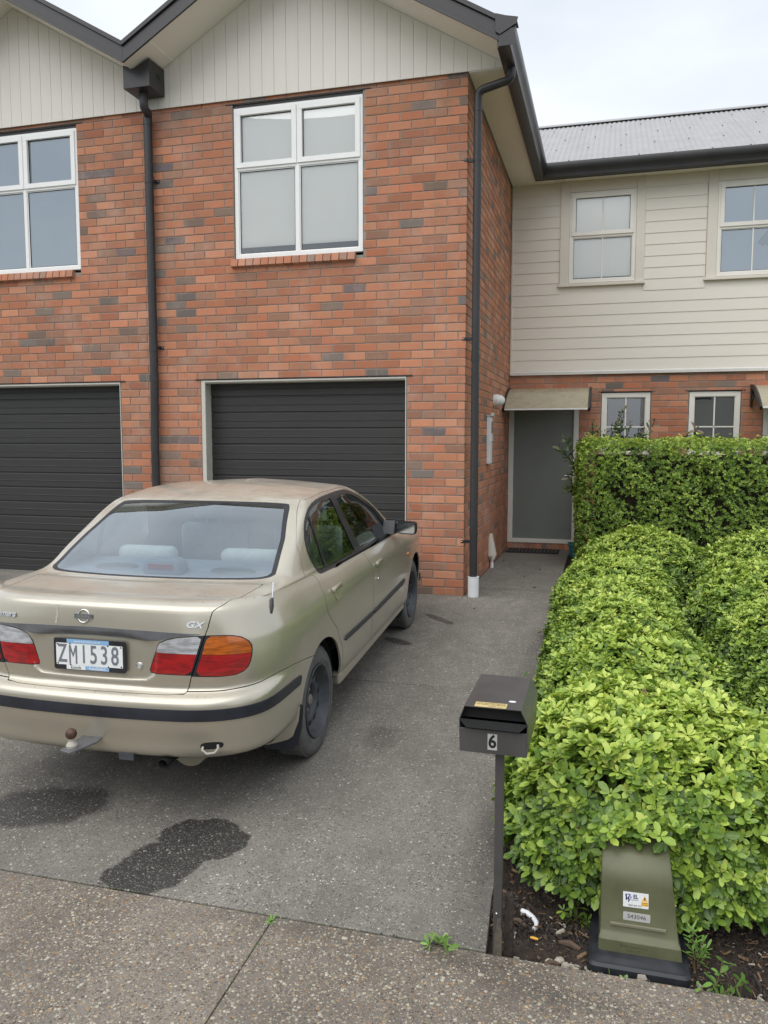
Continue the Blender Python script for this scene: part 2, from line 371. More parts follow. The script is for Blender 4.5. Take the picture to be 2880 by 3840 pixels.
mb = MB(); mb.add([(-60, -7.62, gz(-7.62)+.02), (60, -7.62, gz(-7.62)+.02), (60, -14, gz(-14)+.02), (-60, -14, gz(-14)+.02)], [(0, 3, 2, 1)])
solo('road', mb, 'asphalt', None, None, kind='structure')
# garden bed soil
mb = MB(); xs_ = np.linspace(.9, 6.5, 40); ys_ = np.linspace(-5.262, D, 60)
def soil_z(x, y): return g(y)-.032+.016*math.sin(7*x+3*math.sin(5*y))+.010*math.sin(17*y+4*x)
v = [((edgeR(y)+.002 if i == 0 else x), y, soil_z(x, y)) for y in ys_ for i, x in enumerate(xs_)]
f = [(j*40+i, j*40+i+1, (j+1)*40+i+1, (j+1)*40+i) for j in range(59) for i in range(39)]
mb.add(v, f); solo('garden_bed', mb, 'soil', None, None, kind='structure', smooth=True)
# ================================================================== BRICKWORK
def brick_mesh(Lx, H, dep=.07, key={}):
    k = (round(Lx, 3), round(H, 3), dep)
    if k in key: return key[k]
    a, b = Lx/2, H/2; e = min(.007, a*.4); d = .0016
    v = [(-a, d, -b), (a, d, -b), (a, d, b), (-a, d, b), (-a+e, 0, -b+e), (a-e, 0, -b+e), (a-e, 0, b-e), (-a+e, 0, b-e), (-a, dep, -b), (a, dep, -b), (a, dep, b), (-a, dep, b), (-a, d, -b), (a, d, -b), (a, d, b), (-a, d, b)]
    f = [(4, 5, 6, 7), (0, 1, 5, 4), (1, 2, 6, 5), (2, 3, 7, 6), (3, 0, 4, 7), (12, 8, 9, 13), (13, 9, 10, 14), (14, 10, 11, 15), (15, 11, 8, 12), (8, 11, 10, 9)]
    me = npmesh('brick', np.array(v), np.array(f), 'fired_brick', {'edge': [1]*4+[0]*4+[.3]*8})
    key[k] = (me, np.array(v), f); return key[k]
Mside = Matrix.Rotation(math.pi/2, 4, 'Z')
def lay(cells, zoff=0.0):
    """cells: (a0,a1,z0,z1) minus 5 mm joints each side"""
    return [(a0+.005, a1-.005, z0+zoff, z1-.010+zoff) for a0, a1, z0, z1 in cells]
def subtract(cells, holes):
    for (h0, h1, hz0, hz1) in holes:
        o = []
        for c in cells:
            a0, a1, z0, z1 = c
            ov = min(z1, hz1)-max(z0, hz0)
            if a1 <= h0+.001 or a0 >= h1-.001 or ov <= .004: o.append(c); continue
            rest = (z1-z0)-ov
            if rest > .028:                       # course only partly cut: a thin cut brick stays
                c2 = (a0, a1, hz1, z1) if hz0 <= z0 else (a0, a1, z0, hz0)
                lo, hi = max(a0, h0), min(a1, h1)
                o.append((lo, hi, c2[2]+(.0 if hz0 > z0 else .0), c2[3]))
            for lo, hi in ((a0, min(a1, h0)), (max(a0, h1), a1)):
                if hi-lo > .03: o.append((lo, hi, z0, z1))
        cells = o
    return cells
def courses(a_lo, a_hi, z_lo, z_hi, odd, even, mod=.24, z_base=0.0, n0=1, sgn=1):
    """courses of stretchers; odd/even: first joint distances from 0 (in sgn direction)"""
    out = []
    n = n0
    while True:
        z0 = z_base+(n-1)*.086; z1 = z0+.086
        if z0 >= z_hi-.02: break
        if z1 > z_lo+.02:
            j0 = odd if n % 2 else even
            ks = np.arange(-60, 90)*mod+j0; J = np.sort(ks*sgn)
            J = [j for j in J if a_lo+.02 < j < a_hi-.02]; J = [a_lo]+J+[a_hi]
            for q in range(len(J)-1): out.append((J[q], J[q+1], max(z0, z_lo), min(z1, z_hi)))
        n += 1
    return out
def put_bricks(root, wall, items, limit):
    """items: (kind, a0,a1,z0,z1, depth, corner) kind 'f' plane Y=c, 's' plane X=c; the largest on screen become objects"""
    L_ = []
    for (k, c, a0, a1, z0, z1) in items:
        p = Vector(((a0+a1)/2, c, (z0+z1)/2)) if k == 'f' else Vector((c, (a0+a1)/2, (z0+z1)/2))
        nrm = Vector((0, -1, 0)) if k == 'f' else Vector((1, 0, 0)); d = CAM-p
        sc_ = (a1-a0)*(z1-z0)*abs(nrm.dot(d.normalized()))/max(.1, (p-CAM).dot(fwd))**2
        q = p-CAM; u = q.dot(rgt)/q.dot(fwd)*FPX; w = q.dot(upv)/q.dot(fwd)*FPX
        if abs(u) > 1450 or abs(w) > 1940: sc_ *= .001
        L_.append((sc_, k, p, a1-a0, z1-z0))
    L_.sort(key=lambda r: -r[0])
    off = root_off(wall)
    for (s_, k, p, lx, h) in L_[:limit]:
        jt = Vector((random.uniform(-.0012, .0012), random.uniform(-.0018, .001), 0)) if k == 'f' else Vector((random.uniform(-.001, .0018), 0, 0))
        o = link('brick', brick_mesh(lx, h)[0], wall, p+jt-off, (random.uniform(-.004, .004), random.uniform(-.004, .004), math.pi/2 if k == 's' else 0))
    V, F, E_ = [], [], []; n_ = 0
    for (s_, k, p, lx, h) in L_[limit:]:
        _, bv, bf = brick_mesh(lx, h)
        v = bv.copy()
        if k == 's': v = np.stack([-v[:, 1], v[:, 0], v[:, 2]], 1)
        v += np.array(p-off)+np.array([0, random.uniform(-.0018, .001), 0] if k == 'f' else [random.uniform(-.001, .0018), 0, 0])
        V.append(v); F.append(np.array(bf)+n_); n_ += 16; E_ += [1]*4+[0]*4+[.3]*8
    if V:
        me = npmesh('brickwork', np.concatenate(V), np.concatenate(F), 'fired_brick', {'edge': E_})
        tag(link('brickwork', me, wall), kind='stuff')
def wall_holes(mb, plane, c, a0, a1, z0, z1, holes, th=.11):
    xs = sorted(set([a0, a1]+[min(max(h[i], a0), a1) for h in holes for i in (0, 1)])); zs = sorted(set([z0, z1]+[min(max(h[i], z0), z1) for h in holes for i in (2, 3)]))
    for i in range(len(xs)-1):
        for j in range(len(zs)-1):
            xm, zm = (xs[i]+xs[i+1])/2, (zs[j]+zs[j+1])/2
            if any(h[0] < xm < h[1] and h[2] < zm < h[3] for h in holes): continue
            if plane == 'f': mb.box(xs[i], xs[i+1], c, c+th, zs[j], zs[j+1])
            else: mb.box(c-th, c, xs[i], xs[i+1], zs[j], zs[j+1])
LAB = {'left': 'red brick gabled townhouse at the left edge, cut off by the frame', 'main': 'red brick gabled townhouse with the grey garage door behind the parked car', 'wing': 'set-back weatherboard townhouse with the grey mesh front door and corrugated roof'}
TH = {'main': empty('townhouse', (-1.7, .3, 0), LAB['main'], 'townhouse', 'terraced brick townhouses'),
      'left': empty('townhouse', (-5.2, .3, 0), LAB['left'], 'townhouse', 'terraced brick townhouses'),
      'wing': empty('townhouse', (2.0, D+.3, 0), LAB['wing'], 'townhouse', 'terraced brick townhouses')}
XP = -3.475
ZT = 5.135                                                      # top of the front brickwork (hidden by cladding)
G1 = (-2.914, -.600, -.3, 2.236); W1 = (-2.486, -1.058, 3.455, 5.072)
G2 = (-6.23, -3.915, -.3, 2.236); W2 = (-5.815, -4.383, 3.455, 5.072)
def add_wall(key, items, mortar, limit=300):
    w = part('wall', mortar, 'mortar', TH[key]); put_bricks(TH[key], w, items, limit); return w
fc = courses(XP, 0, 0, ZT, .075, .195, sgn=-1, z_base=-.0)
# corner: odd courses start with the header that belongs to the return wall
items = [('f', 0.0, *c) for c in lay(subtract(fc, [G1, W1]))]
sc_ = courses(0, D, 0, 5.10, .235, .075)
sc2 = []
for a0, a1, z0, z1 in sc_:
    n_ = int(round(z0/.086))+1
    if n_ % 2 == 0:
        if a0 < .01: continue                                     # header shown by the corner brick
        a0 = max(a0, .07)
    sc2.append((a0, a1, z0, z1))
items_s = [('s', 0.0, *c) for c in lay(sc2)]
# corner bricks flush with both faces
items = [(k, c, a0, (0.0 if a1 > -.02 else a1), z0, z1) for k, c, a0, a1, z0, z1 in items if not (a1 > -.02 and int(round(z0/.086)) % 2 == 0)]
items_s = [(k, c, (0.0 if a0 < .02 else a0), a1, z0, z1) for k, c, a0, a1, z0, z1 in items_s]
mo = MB(); wall_holes(mo, 'f', .007, XP, -.008, -.1, 5.3, [G1, W1]); wall_holes(mo, 's', -.007, .012, D+.1, -.1, 5.3, [])
mo.box(XP, -.12, .12, D, 5.2, 5.3); mo.box(XP, -.12, .12, 8, 2.4, 2.5); mo.box(XP-.05, -.1, 7.9, 8, -.1, 5.3)
W_main = add_wall('main', items+items_s, mo)
fl_ = courses(-6.9, XP, 0, ZT, .075, .195, sgn=-1)
items = [('f', 0.0, *c) for c in lay(subtract(fl_, [G2, W2]))]
mo = MB(); wall_holes(mo, 'f', .007, -6.9, XP, -.1, 5.3, [G2, W2]); mo.box(-6.9, XP, .12, 8, 2.4, 2.5); mo.box(-6.9, XP, 7.9, 8, -.1, 5.3); mo.box(-7, -6.9, .0, 8, -.1, 5.3); mo.box(XP-.05, XP, .12, 8, -.1, 5.3)
W_left = add_wall('left', items, mo)
# set-back wing
DO = (.0, .985, -.3, 2.08); S1 = (1.28, 1.942, 1.34, 2.238); S2 = (2.428, 3.088, 1.34, 2.238); DO2 = (3.36, 4.35, -.3, 2.08)
fw = courses(.0, 6.0, .0, 2.49, .0135, .1335, z_base=-.036)
items = [('f', D, *c) for c in lay(subtract(fw, [DO, S1, S2, DO2]))]
step = [(a, a+.078, .0, .092) for a in np.arange(.004, .94, .0815)]
items += [('f', D-.002, a0, a1, z0, z1) for a0, a1, z0, z1 in [(a, a+.0725, .006, .088) for a in np.arange(.006, .93, .0815)]]
mo = MB(); wall_holes(mo, 'f', D+.007, 0, 6, -.1, 5.2, [DO, S1, S2, DO2, (.82, 1.66, 3.77, 4.93), (2.72, 3.56, 3.77, 4.93)]); mo.box(.0, .985, D+.01, D+.1, -.1, .09); mo.box(0, 6, D+4, D+4.1, -.1, 5.2)
mo.box(5.9, 6, D+.12, D+4, -.1, 5.2); mo.box(-.1, 6, D+.12, D+4, 2.4, 2.5)
W_wing = add_wall('wing', items, mo)
# ------------------------------------------------------------------ garage doors
def profile_box(y, z0, z1):
    """one garage slat: rib profile in (y,z), ext along x"""
    h = z1-z0
    return [(y+.03, z0), (y+.010, z0), (y+.010, z0+.010), (y, z0+.016), (y, z0+h*.5-.006), (y-.004, z0+h*.5-.002), (y-.004, z0+h*.5+.002), (y, z0+h*.5+.006), (y, z1-.006), (y+.003, z1-.001), (y+.03, z1-.001)]
def garage(key, x0, x1):
    r = TH[key]; yd = .165
    j = MB(); j.box(x0+.004, x0+.032, .012, yd+.06, -.02, 2.20); j.box(x1-.016, x1-.004, .012, yd+.06, -.02, 2.20); j.box(x0+.004, x1-.004, .012, yd+.06, 2.1995, 2.229)
    j.box(x0+.004, x0+.05, -.004, .012, -.02, 2.2295); j.box(x1-.014, x1-.004, -.004, .012, -.02, 2.2295); j.box(x0+.05, x1-.014, -.004, .012, 2.210, 2.2292)
    part('garage_frame', j, 'jamb_paint', r, bevel=.002)
    lt = MB(); lt.box(x0-.06, x1+.06, -.012, .10, 2.2365, 2.2445); part('lintel', lt, 'dark_steel', r)
    door = MB(); door.box(x0+.04, x1-.04, yd+.035, yd+.05, -.02, 2.2); d = part('garage_door', door, 'garage_steel', r)
    off = root_off(d); z = -.03; me = None; k = 0
    while z < 2.19:
        if me is None:
            m = MB(); m.prism(profile_box(0, 0, .1725), -(x1-x0)/2+.034, (x1-x0)/2-.034, axis=0); me = m.mesh('slat', 'garage_steel')
        link('slat', me, d, Vector(((x0+x1)/2, yd, z))-off); z += .1735; k += 1
        if z+.1735 > 2.37: break
    sl = MB(); sl.box(x0+.034, x1-.034, yd-.012, yd+.03, -.03, -.004+.012); part('seal', sl, 'rubber', d)
garage('main', G1[0], G1[1]); garage('left', G2[0], G2[1])
# ------------------------------------------------------------------ windows
def window(key, x0, x1, z0, z1, y, mull, trans, mat='upvc_white', sash=True, blind=None, glass='window_glass', munt=(), top_bars=(), open_right=False, fr=.042, back=None, depth=.06):
    r = TH[key]; f = MB()
    def frame(a0, a1, b0, b1, t, ya, yb):
        f.box(a0, a1, ya, yb, b0, b0+t); f.box(a0, a1, ya, yb, b1-t, b1); f.box(a0, a0+t, ya+.0005, yb, b0+t, b1-t); f.box(a1-t, a1, ya+.0005, yb, b0+t, b1-t)
    frame(x0, x1, z0, z1, fr, y, y+depth)
    for m in mull: f.box(m-fr/2, m+fr/2, y+.001, y+depth, z0+fr, z1-fr)
    if trans: f.box(x0+fr, x1-fr, y+.0015, y+depth, trans-fr/2, trans+fr/2)
    xs = [x0]+list(mull)+[x1]; zs = [z0, z1] if not trans else [z0, trans, z1]
    panes = []
    for i in range(len(xs)-1):
        for j in range(len(zs)-1):
            a0 = xs[i]+(fr if i == 0 else fr/2); a1 = xs[i+1]-(fr if i == len(xs)-2 else fr/2)
            b0 = zs[j]+(fr if j == 0 else fr/2); b1 = zs[j+1]-(fr if j == len(zs)-2 else fr/2)
            if sash and j == len(zs)-2 and trans:
                frame(a0-.016, a1+.016, b0-.016, b1+.016, .052, y-.014, y+.03); a0 += .036; a1 -= .036; b0 += .036; b1 -= .036
            else:
                frame(a0-.001, a1+.001, b0-.001, b1+.001, .012, y+.012, y+.03); a0 += .011; a1 -= .011; b0 += .011; b1 -= .011
            panes.append((a0, a1, b0, b1, y+.022))
    w = part('window', f, mat, r, bevel=.0015)
    for a0, a1, b0, b1, yy in panes:
        g_ = MB(); g_.add([(a0, yy, b0), (a1, yy, b0), (a1, yy, b1), (a0, yy, b1)], [(0, 1, 2, 3)]); part('pane', g_, glass, w)
        gk = MB()
        for q0, q1, p0, p1 in ((a0, a1, b0, b0+.006), (a0, a1, b1-.006, b1), (a0, a0+.006, b0+.006, b1-.006), (a1-.006, a1, b0+.006, b1-.006)): gk.box(q0, q1, yy-.004, yy-.0012, p0, p1)
        part('gasket', gk, 'rubber', w)
    for (a0, a1, b0, b1) in munt:
        bb = MB(); bb.box(a0, a1, y+.010, y+.0205, b0, b1); part('glazing_bar', bb, mat, w)
    for (a0, a1, b0, b1, m_) in (blind or []):
        bb = MB(); bb.box(a0, a1, y+.036, y+.040, b0, b1); part('blind', bb, m_, w)  # blinds, and the added backing sheets too
    if back:
        bb = MB(); bb.box(x0-.1, x1+.1, y+back, y+back+.01, z0-.1, z1+.1); part('room_back', bb, 'room_dark', w)
    return w
WN = window('main', -2.480, -1.066, 3.502, 5.036, .018, [-1.772], 4.425, blind=[(-2.44, -1.10, 3.62, 4.99, 'blind')], back=1.2)
WL = window('left', -5.806, -4.390, 3.502, 5.036, .018, [-5.098], 4.425, glass='coated_glass', blind=[(-5.78, -4.41, 3.5, 5.0, 'grey_glass_backing')], back=1.2)  # grey sheet added behind the panes, standing in for reflected sky brightness
for w_, xr in ((WN, (-1.95, -1.25)), (WL, ())):
    for x in xr:
        mb = MB(); mb.box(x-.008, x+.008, .075, .082, 4.455, 4.53); part('stay', mb, 'chrome', w_)
# lining + lintel + brick sill
for key, (x0, x1, z0, z1) in (('main', W1), ('left', W2)):
    mb = MB(); mb.box(x0-.08, x1+.08, -.006, .10, 5.0725, 5.0795); part('lintel', mb, 'dark_steel', TH[key])
    mb = MB()
    for a0, a1, b0, b1 in ((x0, x0+.0065, 3.50, 5.072), (x1-.0065, x1, 3.50, 5.072)): mb.box(a0, a1, .02, .12, b0, b1)
    mb.box(x0, x1, .02, .12, 5.04, 5.072); part('window_lining', mb, 'dark_pipe', TH[key])
    sill = MB(); sill.box(x0-.028, x1+.004, .0, .10, 3.40, 3.462); so = part('sill', sill, 'mortar', TH[key]); off = root_off(so)
    nb_ = int((x1-x0+.036)/.0866); me = None
    for i in range(nb_):
        xa = x0-.030+i*.0866
        lx = .0768
        me_, _, _ = brick_mesh(lx, .076, .14)
        o = link('sill_brick', me_, so, Vector((xa+.0433, -.046+random.uniform(-.0015, .0015), 3.452))-off, (math.radians(-14), 0, random.uniform(-.02, .02)))
# ------------------------------------------------------------------ gable cladding
SL = math.tan(math.radians(30)); XR = -1.77; ZR = 6.375
def zroof(x):
    if x > XP: return ZR-abs(x-XR)*SL
    return ZR-abs(x-(2*XP+.055-XR))*SL
XV = XP+.03
def gable(key, xa, xb):
    r = TH[key]; bk = MB(); n_ = 24
    xs = sorted(set([xa, xb]+[x for x in (XR, 2*XP+.055-XR) if xa < x < xb])); poly = [(x, 5.113) for x in (xa, xb)]+[(x, zroof(x)+.0) for x in xs[::-1]]
    bk.prism(poly, -.022, -.006, axis=1); b = part('cladding', bk, 'cladding_paint', r); off = root_off(b)
    x = math.floor((xa-.0)/.1333)*.1333
    while x < xb:
        a0, a1 = max(x, xa)+.0014, min(x+.1333, xb)-.0014
        if a1-a0 > .02:
            mids = [q for q in (XR, 2*XP+.055-XR) if a0 < q < a1]
            m = MB(); m.prism([(a0, 5.108), (a1, 5.108), (a1, zroof(a1)-.002)]+[(q, zroof(q)-.002) for q in mids]+[(a0, zroof(a0)-.002)], -.0285, -.0225, axis=1)
            part('board', m, 'cladding_paint', b, bevel=.0012)
        x += .1333
gable('main', XV, .345); gable('left', -6.9, XV)
# raking soffit, barge, roof sheets on the gables
def rake(key, x0, z0, x1, z1, ya=-.505, yb=-.02):
    """sloped members from (x0,z0) to (x1,z1)"""
    r = TH[key]; dx, dz = x1-x0, z1-z0; Ln = math.hypot(dx, dz); ux, uz = dx/Ln, dz/Ln; nx, nz = -uz, ux
    if nz < 0: nx, nz = -nx, -nz
    def bar(mb, y0, y1, t0, t1, e0=0, e1=0):
        # vertical end cuts
        P = lambda x, t: (x, z0+(x-x0)*dz/dx+t)
        mb.prism([P(x0-e0, t0), P(x1+e1, t0), P(x1+e1, t1), P(x0-e0, t1)], y0, y1, axis=1)
    s = MB(); bar(s, ya+.02, yb+.02, 0.001, .012); part('soffit', s, 'soffit_paint', r)
    b = MB(); bar(b, ya, ya+.020, -.012, .150); bar(b, ya-.012, ya-.0005, -.020, .022); part('barge_board', b, 'dark_steel', r, bevel=.002)
    c = MB(); bar(c, ya-.016, ya+.10, .1505, .190); bar(c, ya-.022, ya-.0165, .142, .1905); part('barge_flashing', c, 'dark_steel', r, bevel=.003)
    t = MB(); bar(t, ya+.11, 8.0, .155, .168); part('roof_sheet', t, 'corrugated_iron', r)
ZE = ZR-(.36-XR)*SL
rake('main', XV, zroof(XV+1e-6), XR, ZR); rake('main', XR, ZR, .36, ZE)
XL2 = 2*XP+.055-XR
rake('left', XL2, ZR, XV, zroof(XV-1e-6)); rake('left', -6.9, zroof(-6.9), XL2, ZR)
# small return box where the soffits meet the wall at the valley
for sgn in (1,):
    mb = MB(); P = zroof(XV); mb.prism([(XV-.02, P-.005), (XV+.30, zroof(XV+.30)-.012), (XV+.30, zroof(XV+.30)-.0), (XV-.02, P+.02)], -.48, -.04, axis=1); part('soffit_trim', mb, 'soffit_paint', TH['main'])
# rain head (scupper box) with outlet
mb = MB()
hx0, hx1, hy0, hy1, hz0, hz1 = -3.555, -3.25, -.335, -.035, 5.215, 5.47
mb.prism([(hx0, hz0), (hx1, hz0), (hx1, hz1+.02), (XV+.01, zroof(XV)-.004), (hx0, hz1-.02)], hy0, hy1, axis=1)
rh = part('rain_head', mb, 'dark_steel', TH['main'], bevel=.003)
mb = MB(); mb.box(hx1, hx1+.0015, -.20, -.13, 5.345, 5.395); part('overflow_slot', mb, 'rubber', rh)
# flat eave soffit + fascia + gutters round the return
ev = MB(); ev.box(.012, .345, -.02, D-.28, 5.100, 5.108); part('soffit', ev, 'soffit_paint', TH['main'])
ev = MB(); ev.box(.012, 6, D-.2795, D+.01, 5.100, 5.108); part('soffit', ev, 'soffit_paint', TH['wing'])
GP = [(0, 5.075), (.075, 5.070), (.098, 5.078), (.102, 5.10), (.108, 5.125), (.130, 5.155), (.142, 5.18), (.146, 5.235), (.140, 5.252), (.126, 5.254), (.126, 5.246), (.134, 5.242), (.136, 5.185), (.122, 5.162), (.098, 5.13), (.090, 5.10), (.075, 5.084), (.008, 5.084), (.008, 5.24), (0, 5.24)]
def sweep_gutter(path, mb):
    """path: list of (x,y,outward dir scale); profile offset outwards"""
    n = len(GP); v = []
    for (x, y, ox, oy) in path:
        for o, z in GP: v.append((x+ox*o, y+oy*o, z))
    f = [(i*n+k, i*n+(k+1) % n, (i+1)*n+(k+1) % n, (i+1)*n+k) for i in range(len(path)-1) for k in range(n)]
    f += [tuple(range(n)), tuple(range(len(path)*n-1, (len(path)-1)*n-1, -1))]
    mb.add(v, f)
mb = MB(); sweep_gutter([(.365, -.515, 1, 0), (.365, D-.285, 1, -1)], mb); part('gutter', mb, 'dark_steel', TH['main'], smooth=True, auto=40)
mb = MB(); sweep_gutter([(.365, D-.285, 1, -1), (6.1, D-.285, 0, -1)], mb); part('gutter', mb, 'dark_steel', TH['wing'], smooth=True, auto=40)
mb = MB(); mb.box(.346, .3645, -.50, D-.275, 5.072, 5.25); part('fascia', mb, 'dark_steel', TH['main'])
mb = MB(); mb.box(.35, 6.1, D-.2845, D-.266, 5.072, 5.25); part('fascia', mb, 'dark_steel', TH['wing'])
mb = MB(); mb.prism([(.33, 5.20), (.37, 5.17), (.515, 5.245), (.53, 5.30), (.42, 5.325), (.33, 5.355)], -.531, -.517, axis=1); mb.prism([(.34, 5.255), (.525, 5.262), (.50, 5.31), (.33, 5.345)], -.517, -.40, axis=1); part('gutter_end', mb, 'dark_steel', TH['main'], bevel=.002)
mb = MB(); mb.box(.36, .50, -.52, -.5165, 5.075, 5.22); part('gutter_stop', mb, 'dark_steel', TH['main'])
# right downpipe with sleeve and bends
PX, PY = .098, .012
pts = [(PX, PY, -.0), (PX, PY, 4.80), (PX, PY, 4.86)]
for k in range(7):
    a = math.pi/2*k/6; pts.append((PX+.07*(1-math.cos(a)), PY-.02*(1-math.cos(a)), 4.87+.07*math.sin(a)))
pts += [(.33, -.06, 4.955)]
for k in range(1, 6):
    a = math.pi/2*k/5; pts.append((.365+.055*math.sin(a), -.062, 4.962+.055*(1-math.cos(a))))
pts += [(.425, -.062, 5.085)]
mb = MB(); mb.tube(pts, .0395, 20); dp = part('downpipe', mb, 'dark_pipe', TH['main'], smooth=True)
for z in (.62, 2.36, 4.74, 4.28): mb = MB(); mb.tube([(PX, PY, z), (PX, PY, z+(.07 if z < 4 else .05))], .0425, 20); part('pipe_collar', mb, 'dark_pipe', dp, smooth=True)
for z in (.545, 2.57, 4.28):
    mb = MB(); mb.box(.0, PX-.03, PY+.0, PY+.024, z, z+.032); mb.box(-.03, .002, -.006, -.001, z+.002, z+.030); part('pipe_bracket', mb, 'plastic_black', dp, bevel=.002)
    mb = MB(); mb.ball((-.018, -.0075, z+.016), .006, 8); part('screw', mb, 'chrome', dp)
mb = MB(); mb.tube([(PX+.003, PY, g(PY)-.01), (PX+.003, PY, .200)], .056, 28); mb.tube([(PX+.003, PY, .201), (PX+.003, PY, .205)], .0585, 28); part('pipe_sleeve', mb, 'pvc_white', dp, smooth=True)
# left downpipe
QX, QY = -3.440, -.075
pts = [(-3.41, -.19, 5.23), (-3.41, -.19, 5.12)]
for k in range(1, 6): a = k/5*math.pi/2; pts.append((-3.41-.0*k, -.19+.06*(1-math.cos(a)), 5.10-.05*math.sin(a)))
for k in range(1, 6): a = k/5*math.pi/2; pts.append((QX+.03-.006*k, -.125+.05*math.sin(a), 5.045-.05*(1-math.cos(a))))
pts += [(QX, QY, 4.93), (QX, QY, 2.2), (QX-.012, QY, 1.6), (QX-.012, QY, -.02)]
mb = MB(); mb.tube(pts, .045, 20); dp = part('downpipe', mb, 'dark_pipe', TH['main'], smooth=True)
for z in (4.35, 2.58): 
    mb = MB(); mb.box(QX+.04, QX+.085, -.012, -.003, z, z+.032); mb.box(QX+.03, QX+.05, -.07, -.004, z, z+.03); part('pipe_bracket', mb, 'plastic_black', dp, bevel=.002)
    mb = MB(); mb.ball((QX+.075, -.0145, z+.016), .006, 8); part('screw', mb, 'chrome', dp)
for z in (4.93, 4.33, 2.55, 2.22): mb = MB(); mb.tube([(QX, QY, z), (QX, QY, z+.07)], .0485, 20); part('pipe_collar', mb, 'dark_pipe', dp, smooth=True)
# ------------------------------------------------------------------ wing: weatherboards, windows, trim
r = TH['wing']
segs_at = lambda z: [(.035, 6.0)] if (z > 5.045 or z < 3.68) else [(.035, .682), (1.793, 2.572), (3.70, 6.0)]
bkk = MB(); wall_holes(bkk, 'f', D-.012, .0, 6, 2.49, 5.101, [(.80, 1.684, 3.745, 4.955), (2.70, 3.584, 3.745, 4.955)], .018); wb = part('weatherboards', bkk, 'weatherboard_paint', r); off = root_off(wb)
z = 2.542; cache = {}
while z < 5.09:
    for (a0, a1) in segs_at(z+.11):
        h = min(.1505, 5.099-z); key = (round(a1-a0, 3), round(h, 3))
        if key not in cache:
            m = MB(); m.prism([(-.024, 0), (-.009, 0), (-.0125, h+.0), (-.0165, h+.0)], -(a1-a0)/2, (a1-a0)/2, axis=0); m2 = MB(); m2.add([(p[0], p[1], p[2]) for p in m.v], m.f); cache[key] = m2.mesh('plank', 'weatherboard_paint')
        link('plank', cache[key], wb, Vector(((a0+a1)/2, D-.004, z))-off)
    z += .1505
mb = MB(); mb.box(.012, .036, D-.036, D-.012, 2.54, 5.0995); part('corner_trim', mb, 'trim_paint', r, bevel=.002)
mb = MB(); mb.prism([(D-.05, 2.486), (D-.005, 2.486), (D-.005, 2.541), (D-.03, 2.541), (D-.05, 2.522)], .012, 6, axis=0); part('trim_flashing', mb, 'flashing', r)
for (x0, bl) in ((.805, True), (2.705, False)):
    x1 = x0+.875; z0, z1 = 3.750, 4.950; tr = 4.36; xm = (x0+x1)/2
    a = MB(); a.box(x0-.125, x0-.002, D-.045, D-.010, 3.70, 5.0995); a.box(x1+.002, x1+.113, D-.045, D-.010, 3.70, 5.0995); a.box(x0-.0015, x1+.0015, D-.043, D-.010, z1+.002, 5.099)
    a.box(x0-.15, x1+.13, D-.065, D-.010, 3.688, 3.726); part('architrave', a, 'trim_paint', r, bevel=.003)
    bars = [(xm-.008, xm+.008, z0+.04, tr-.02), (xm-.008, xm+.008, tr+.055, z1-.055)]
    window('wing', x0, x1, z0-.015, z1, D-.035, [], tr, 'upvc_cream', True, [(x0+.04, x1-.04, z0+.06 if bl else z0+.35, z1-.03, 'blind')] if bl else [(x0+.03, x1-.03, z0+.03, z1-.03, 'grey_glass_backing')], 'window_glass' if bl else 'coated_glass', bars, fr=.045, back=1.0)
mb = MB()
pts_ = [(0, .02), (.35, .16), (.9, .13), (1, .28), (.8, .42), (.97, .52), (.72, .62), (.85, .76), (.35, .80)]
mb.prism([(3.20+.30*p, 4.12+.24*q-.30*.15*p) for p, q in [(0, .1), (.5, 1), (1.0, 1.0), (1.0, .1), (.75, -.12), (.68, .0), (.5, -.25), (.45, -.02), (.3, .05), (.22, -.05)]], D-.010, D-.006, axis=1)
tag(part('black_shape', mb, 'plastic_black', r), None)  # flat black bird-like shape just behind the pane, not drapery
# soffit vent
mb = MB(); mb.box(.60, .74, D-.24, D-.06, 5.094, 5.0995); part('soffit_vent', mb, 'trim_paint', r, bevel=.002)
for (x0, x1, z0, z1) in (S1, S2):
    xm = (x0+x1)/2; zt = 1.755
    window('wing', x0+.008, x1-.008, z0+.01, z1-.012, D+.018, [], None, 'upvc_cream', False, [(x0+.02, x1-.02, z0, z1, 'dark_glass_backing')], 'window_glass',
           [(xm-.009, xm+.009, z0+.05, z1-.06), (x0+.05, x1-.05, zt-.009, zt+.009)], fr=.062)
    mb = MB(); mb.box(x0-.05, x1+.05, D-.006, D+.1, z1+.0005, z1+.0075); part('lintel', mb, 'dark_steel', r)
    mb = MB(); mb.box(x0-.02, x1+.02, D-.03, D+.1, z0-.075, z0); part('sill', mb, 'fired_brick', r, bevel=.004)
# front door
f = MB(); f.box(.004, .076, D-.01, D+.08, .0935, 2.08); f.box(.914, .983, D-.01, D+.08, .0935, 2.08); f.box(.0765, .9135, D-.01, D+.08, 2.015, 2.08); f.box(.0765, .9135, D-.014, D+.08, .0935, .150)
dr = part('front_door', f, 'upvc_cream', r, bevel=.003)
m = MB(); m.box(.078, .9125, D+.018, D+.04, .151, 2.014); part('door_leaf', m, 'grey_mesh_door', dr)
m = MB(); m.box(.885, .905, D+.0, D+.0175, .97, 1.12); m.tube([(.893, D-.0, 1.07), (.893, D-.045, 1.07)], .009, 10); m.tube([(.893, D-.045, 1.07), (.80, D-.045, 1.072)], .009, 10); part('door_handle', m, 'chrome', dr, smooth=True)
m = MB(); m.box(.925, .955, D-.0135, D-.0105, .90, 1.06); m.box(.934, .946, D-.016, D-.0135, .94, .975); part('lock_plate', m, 'chrome', dr, bevel=.002)
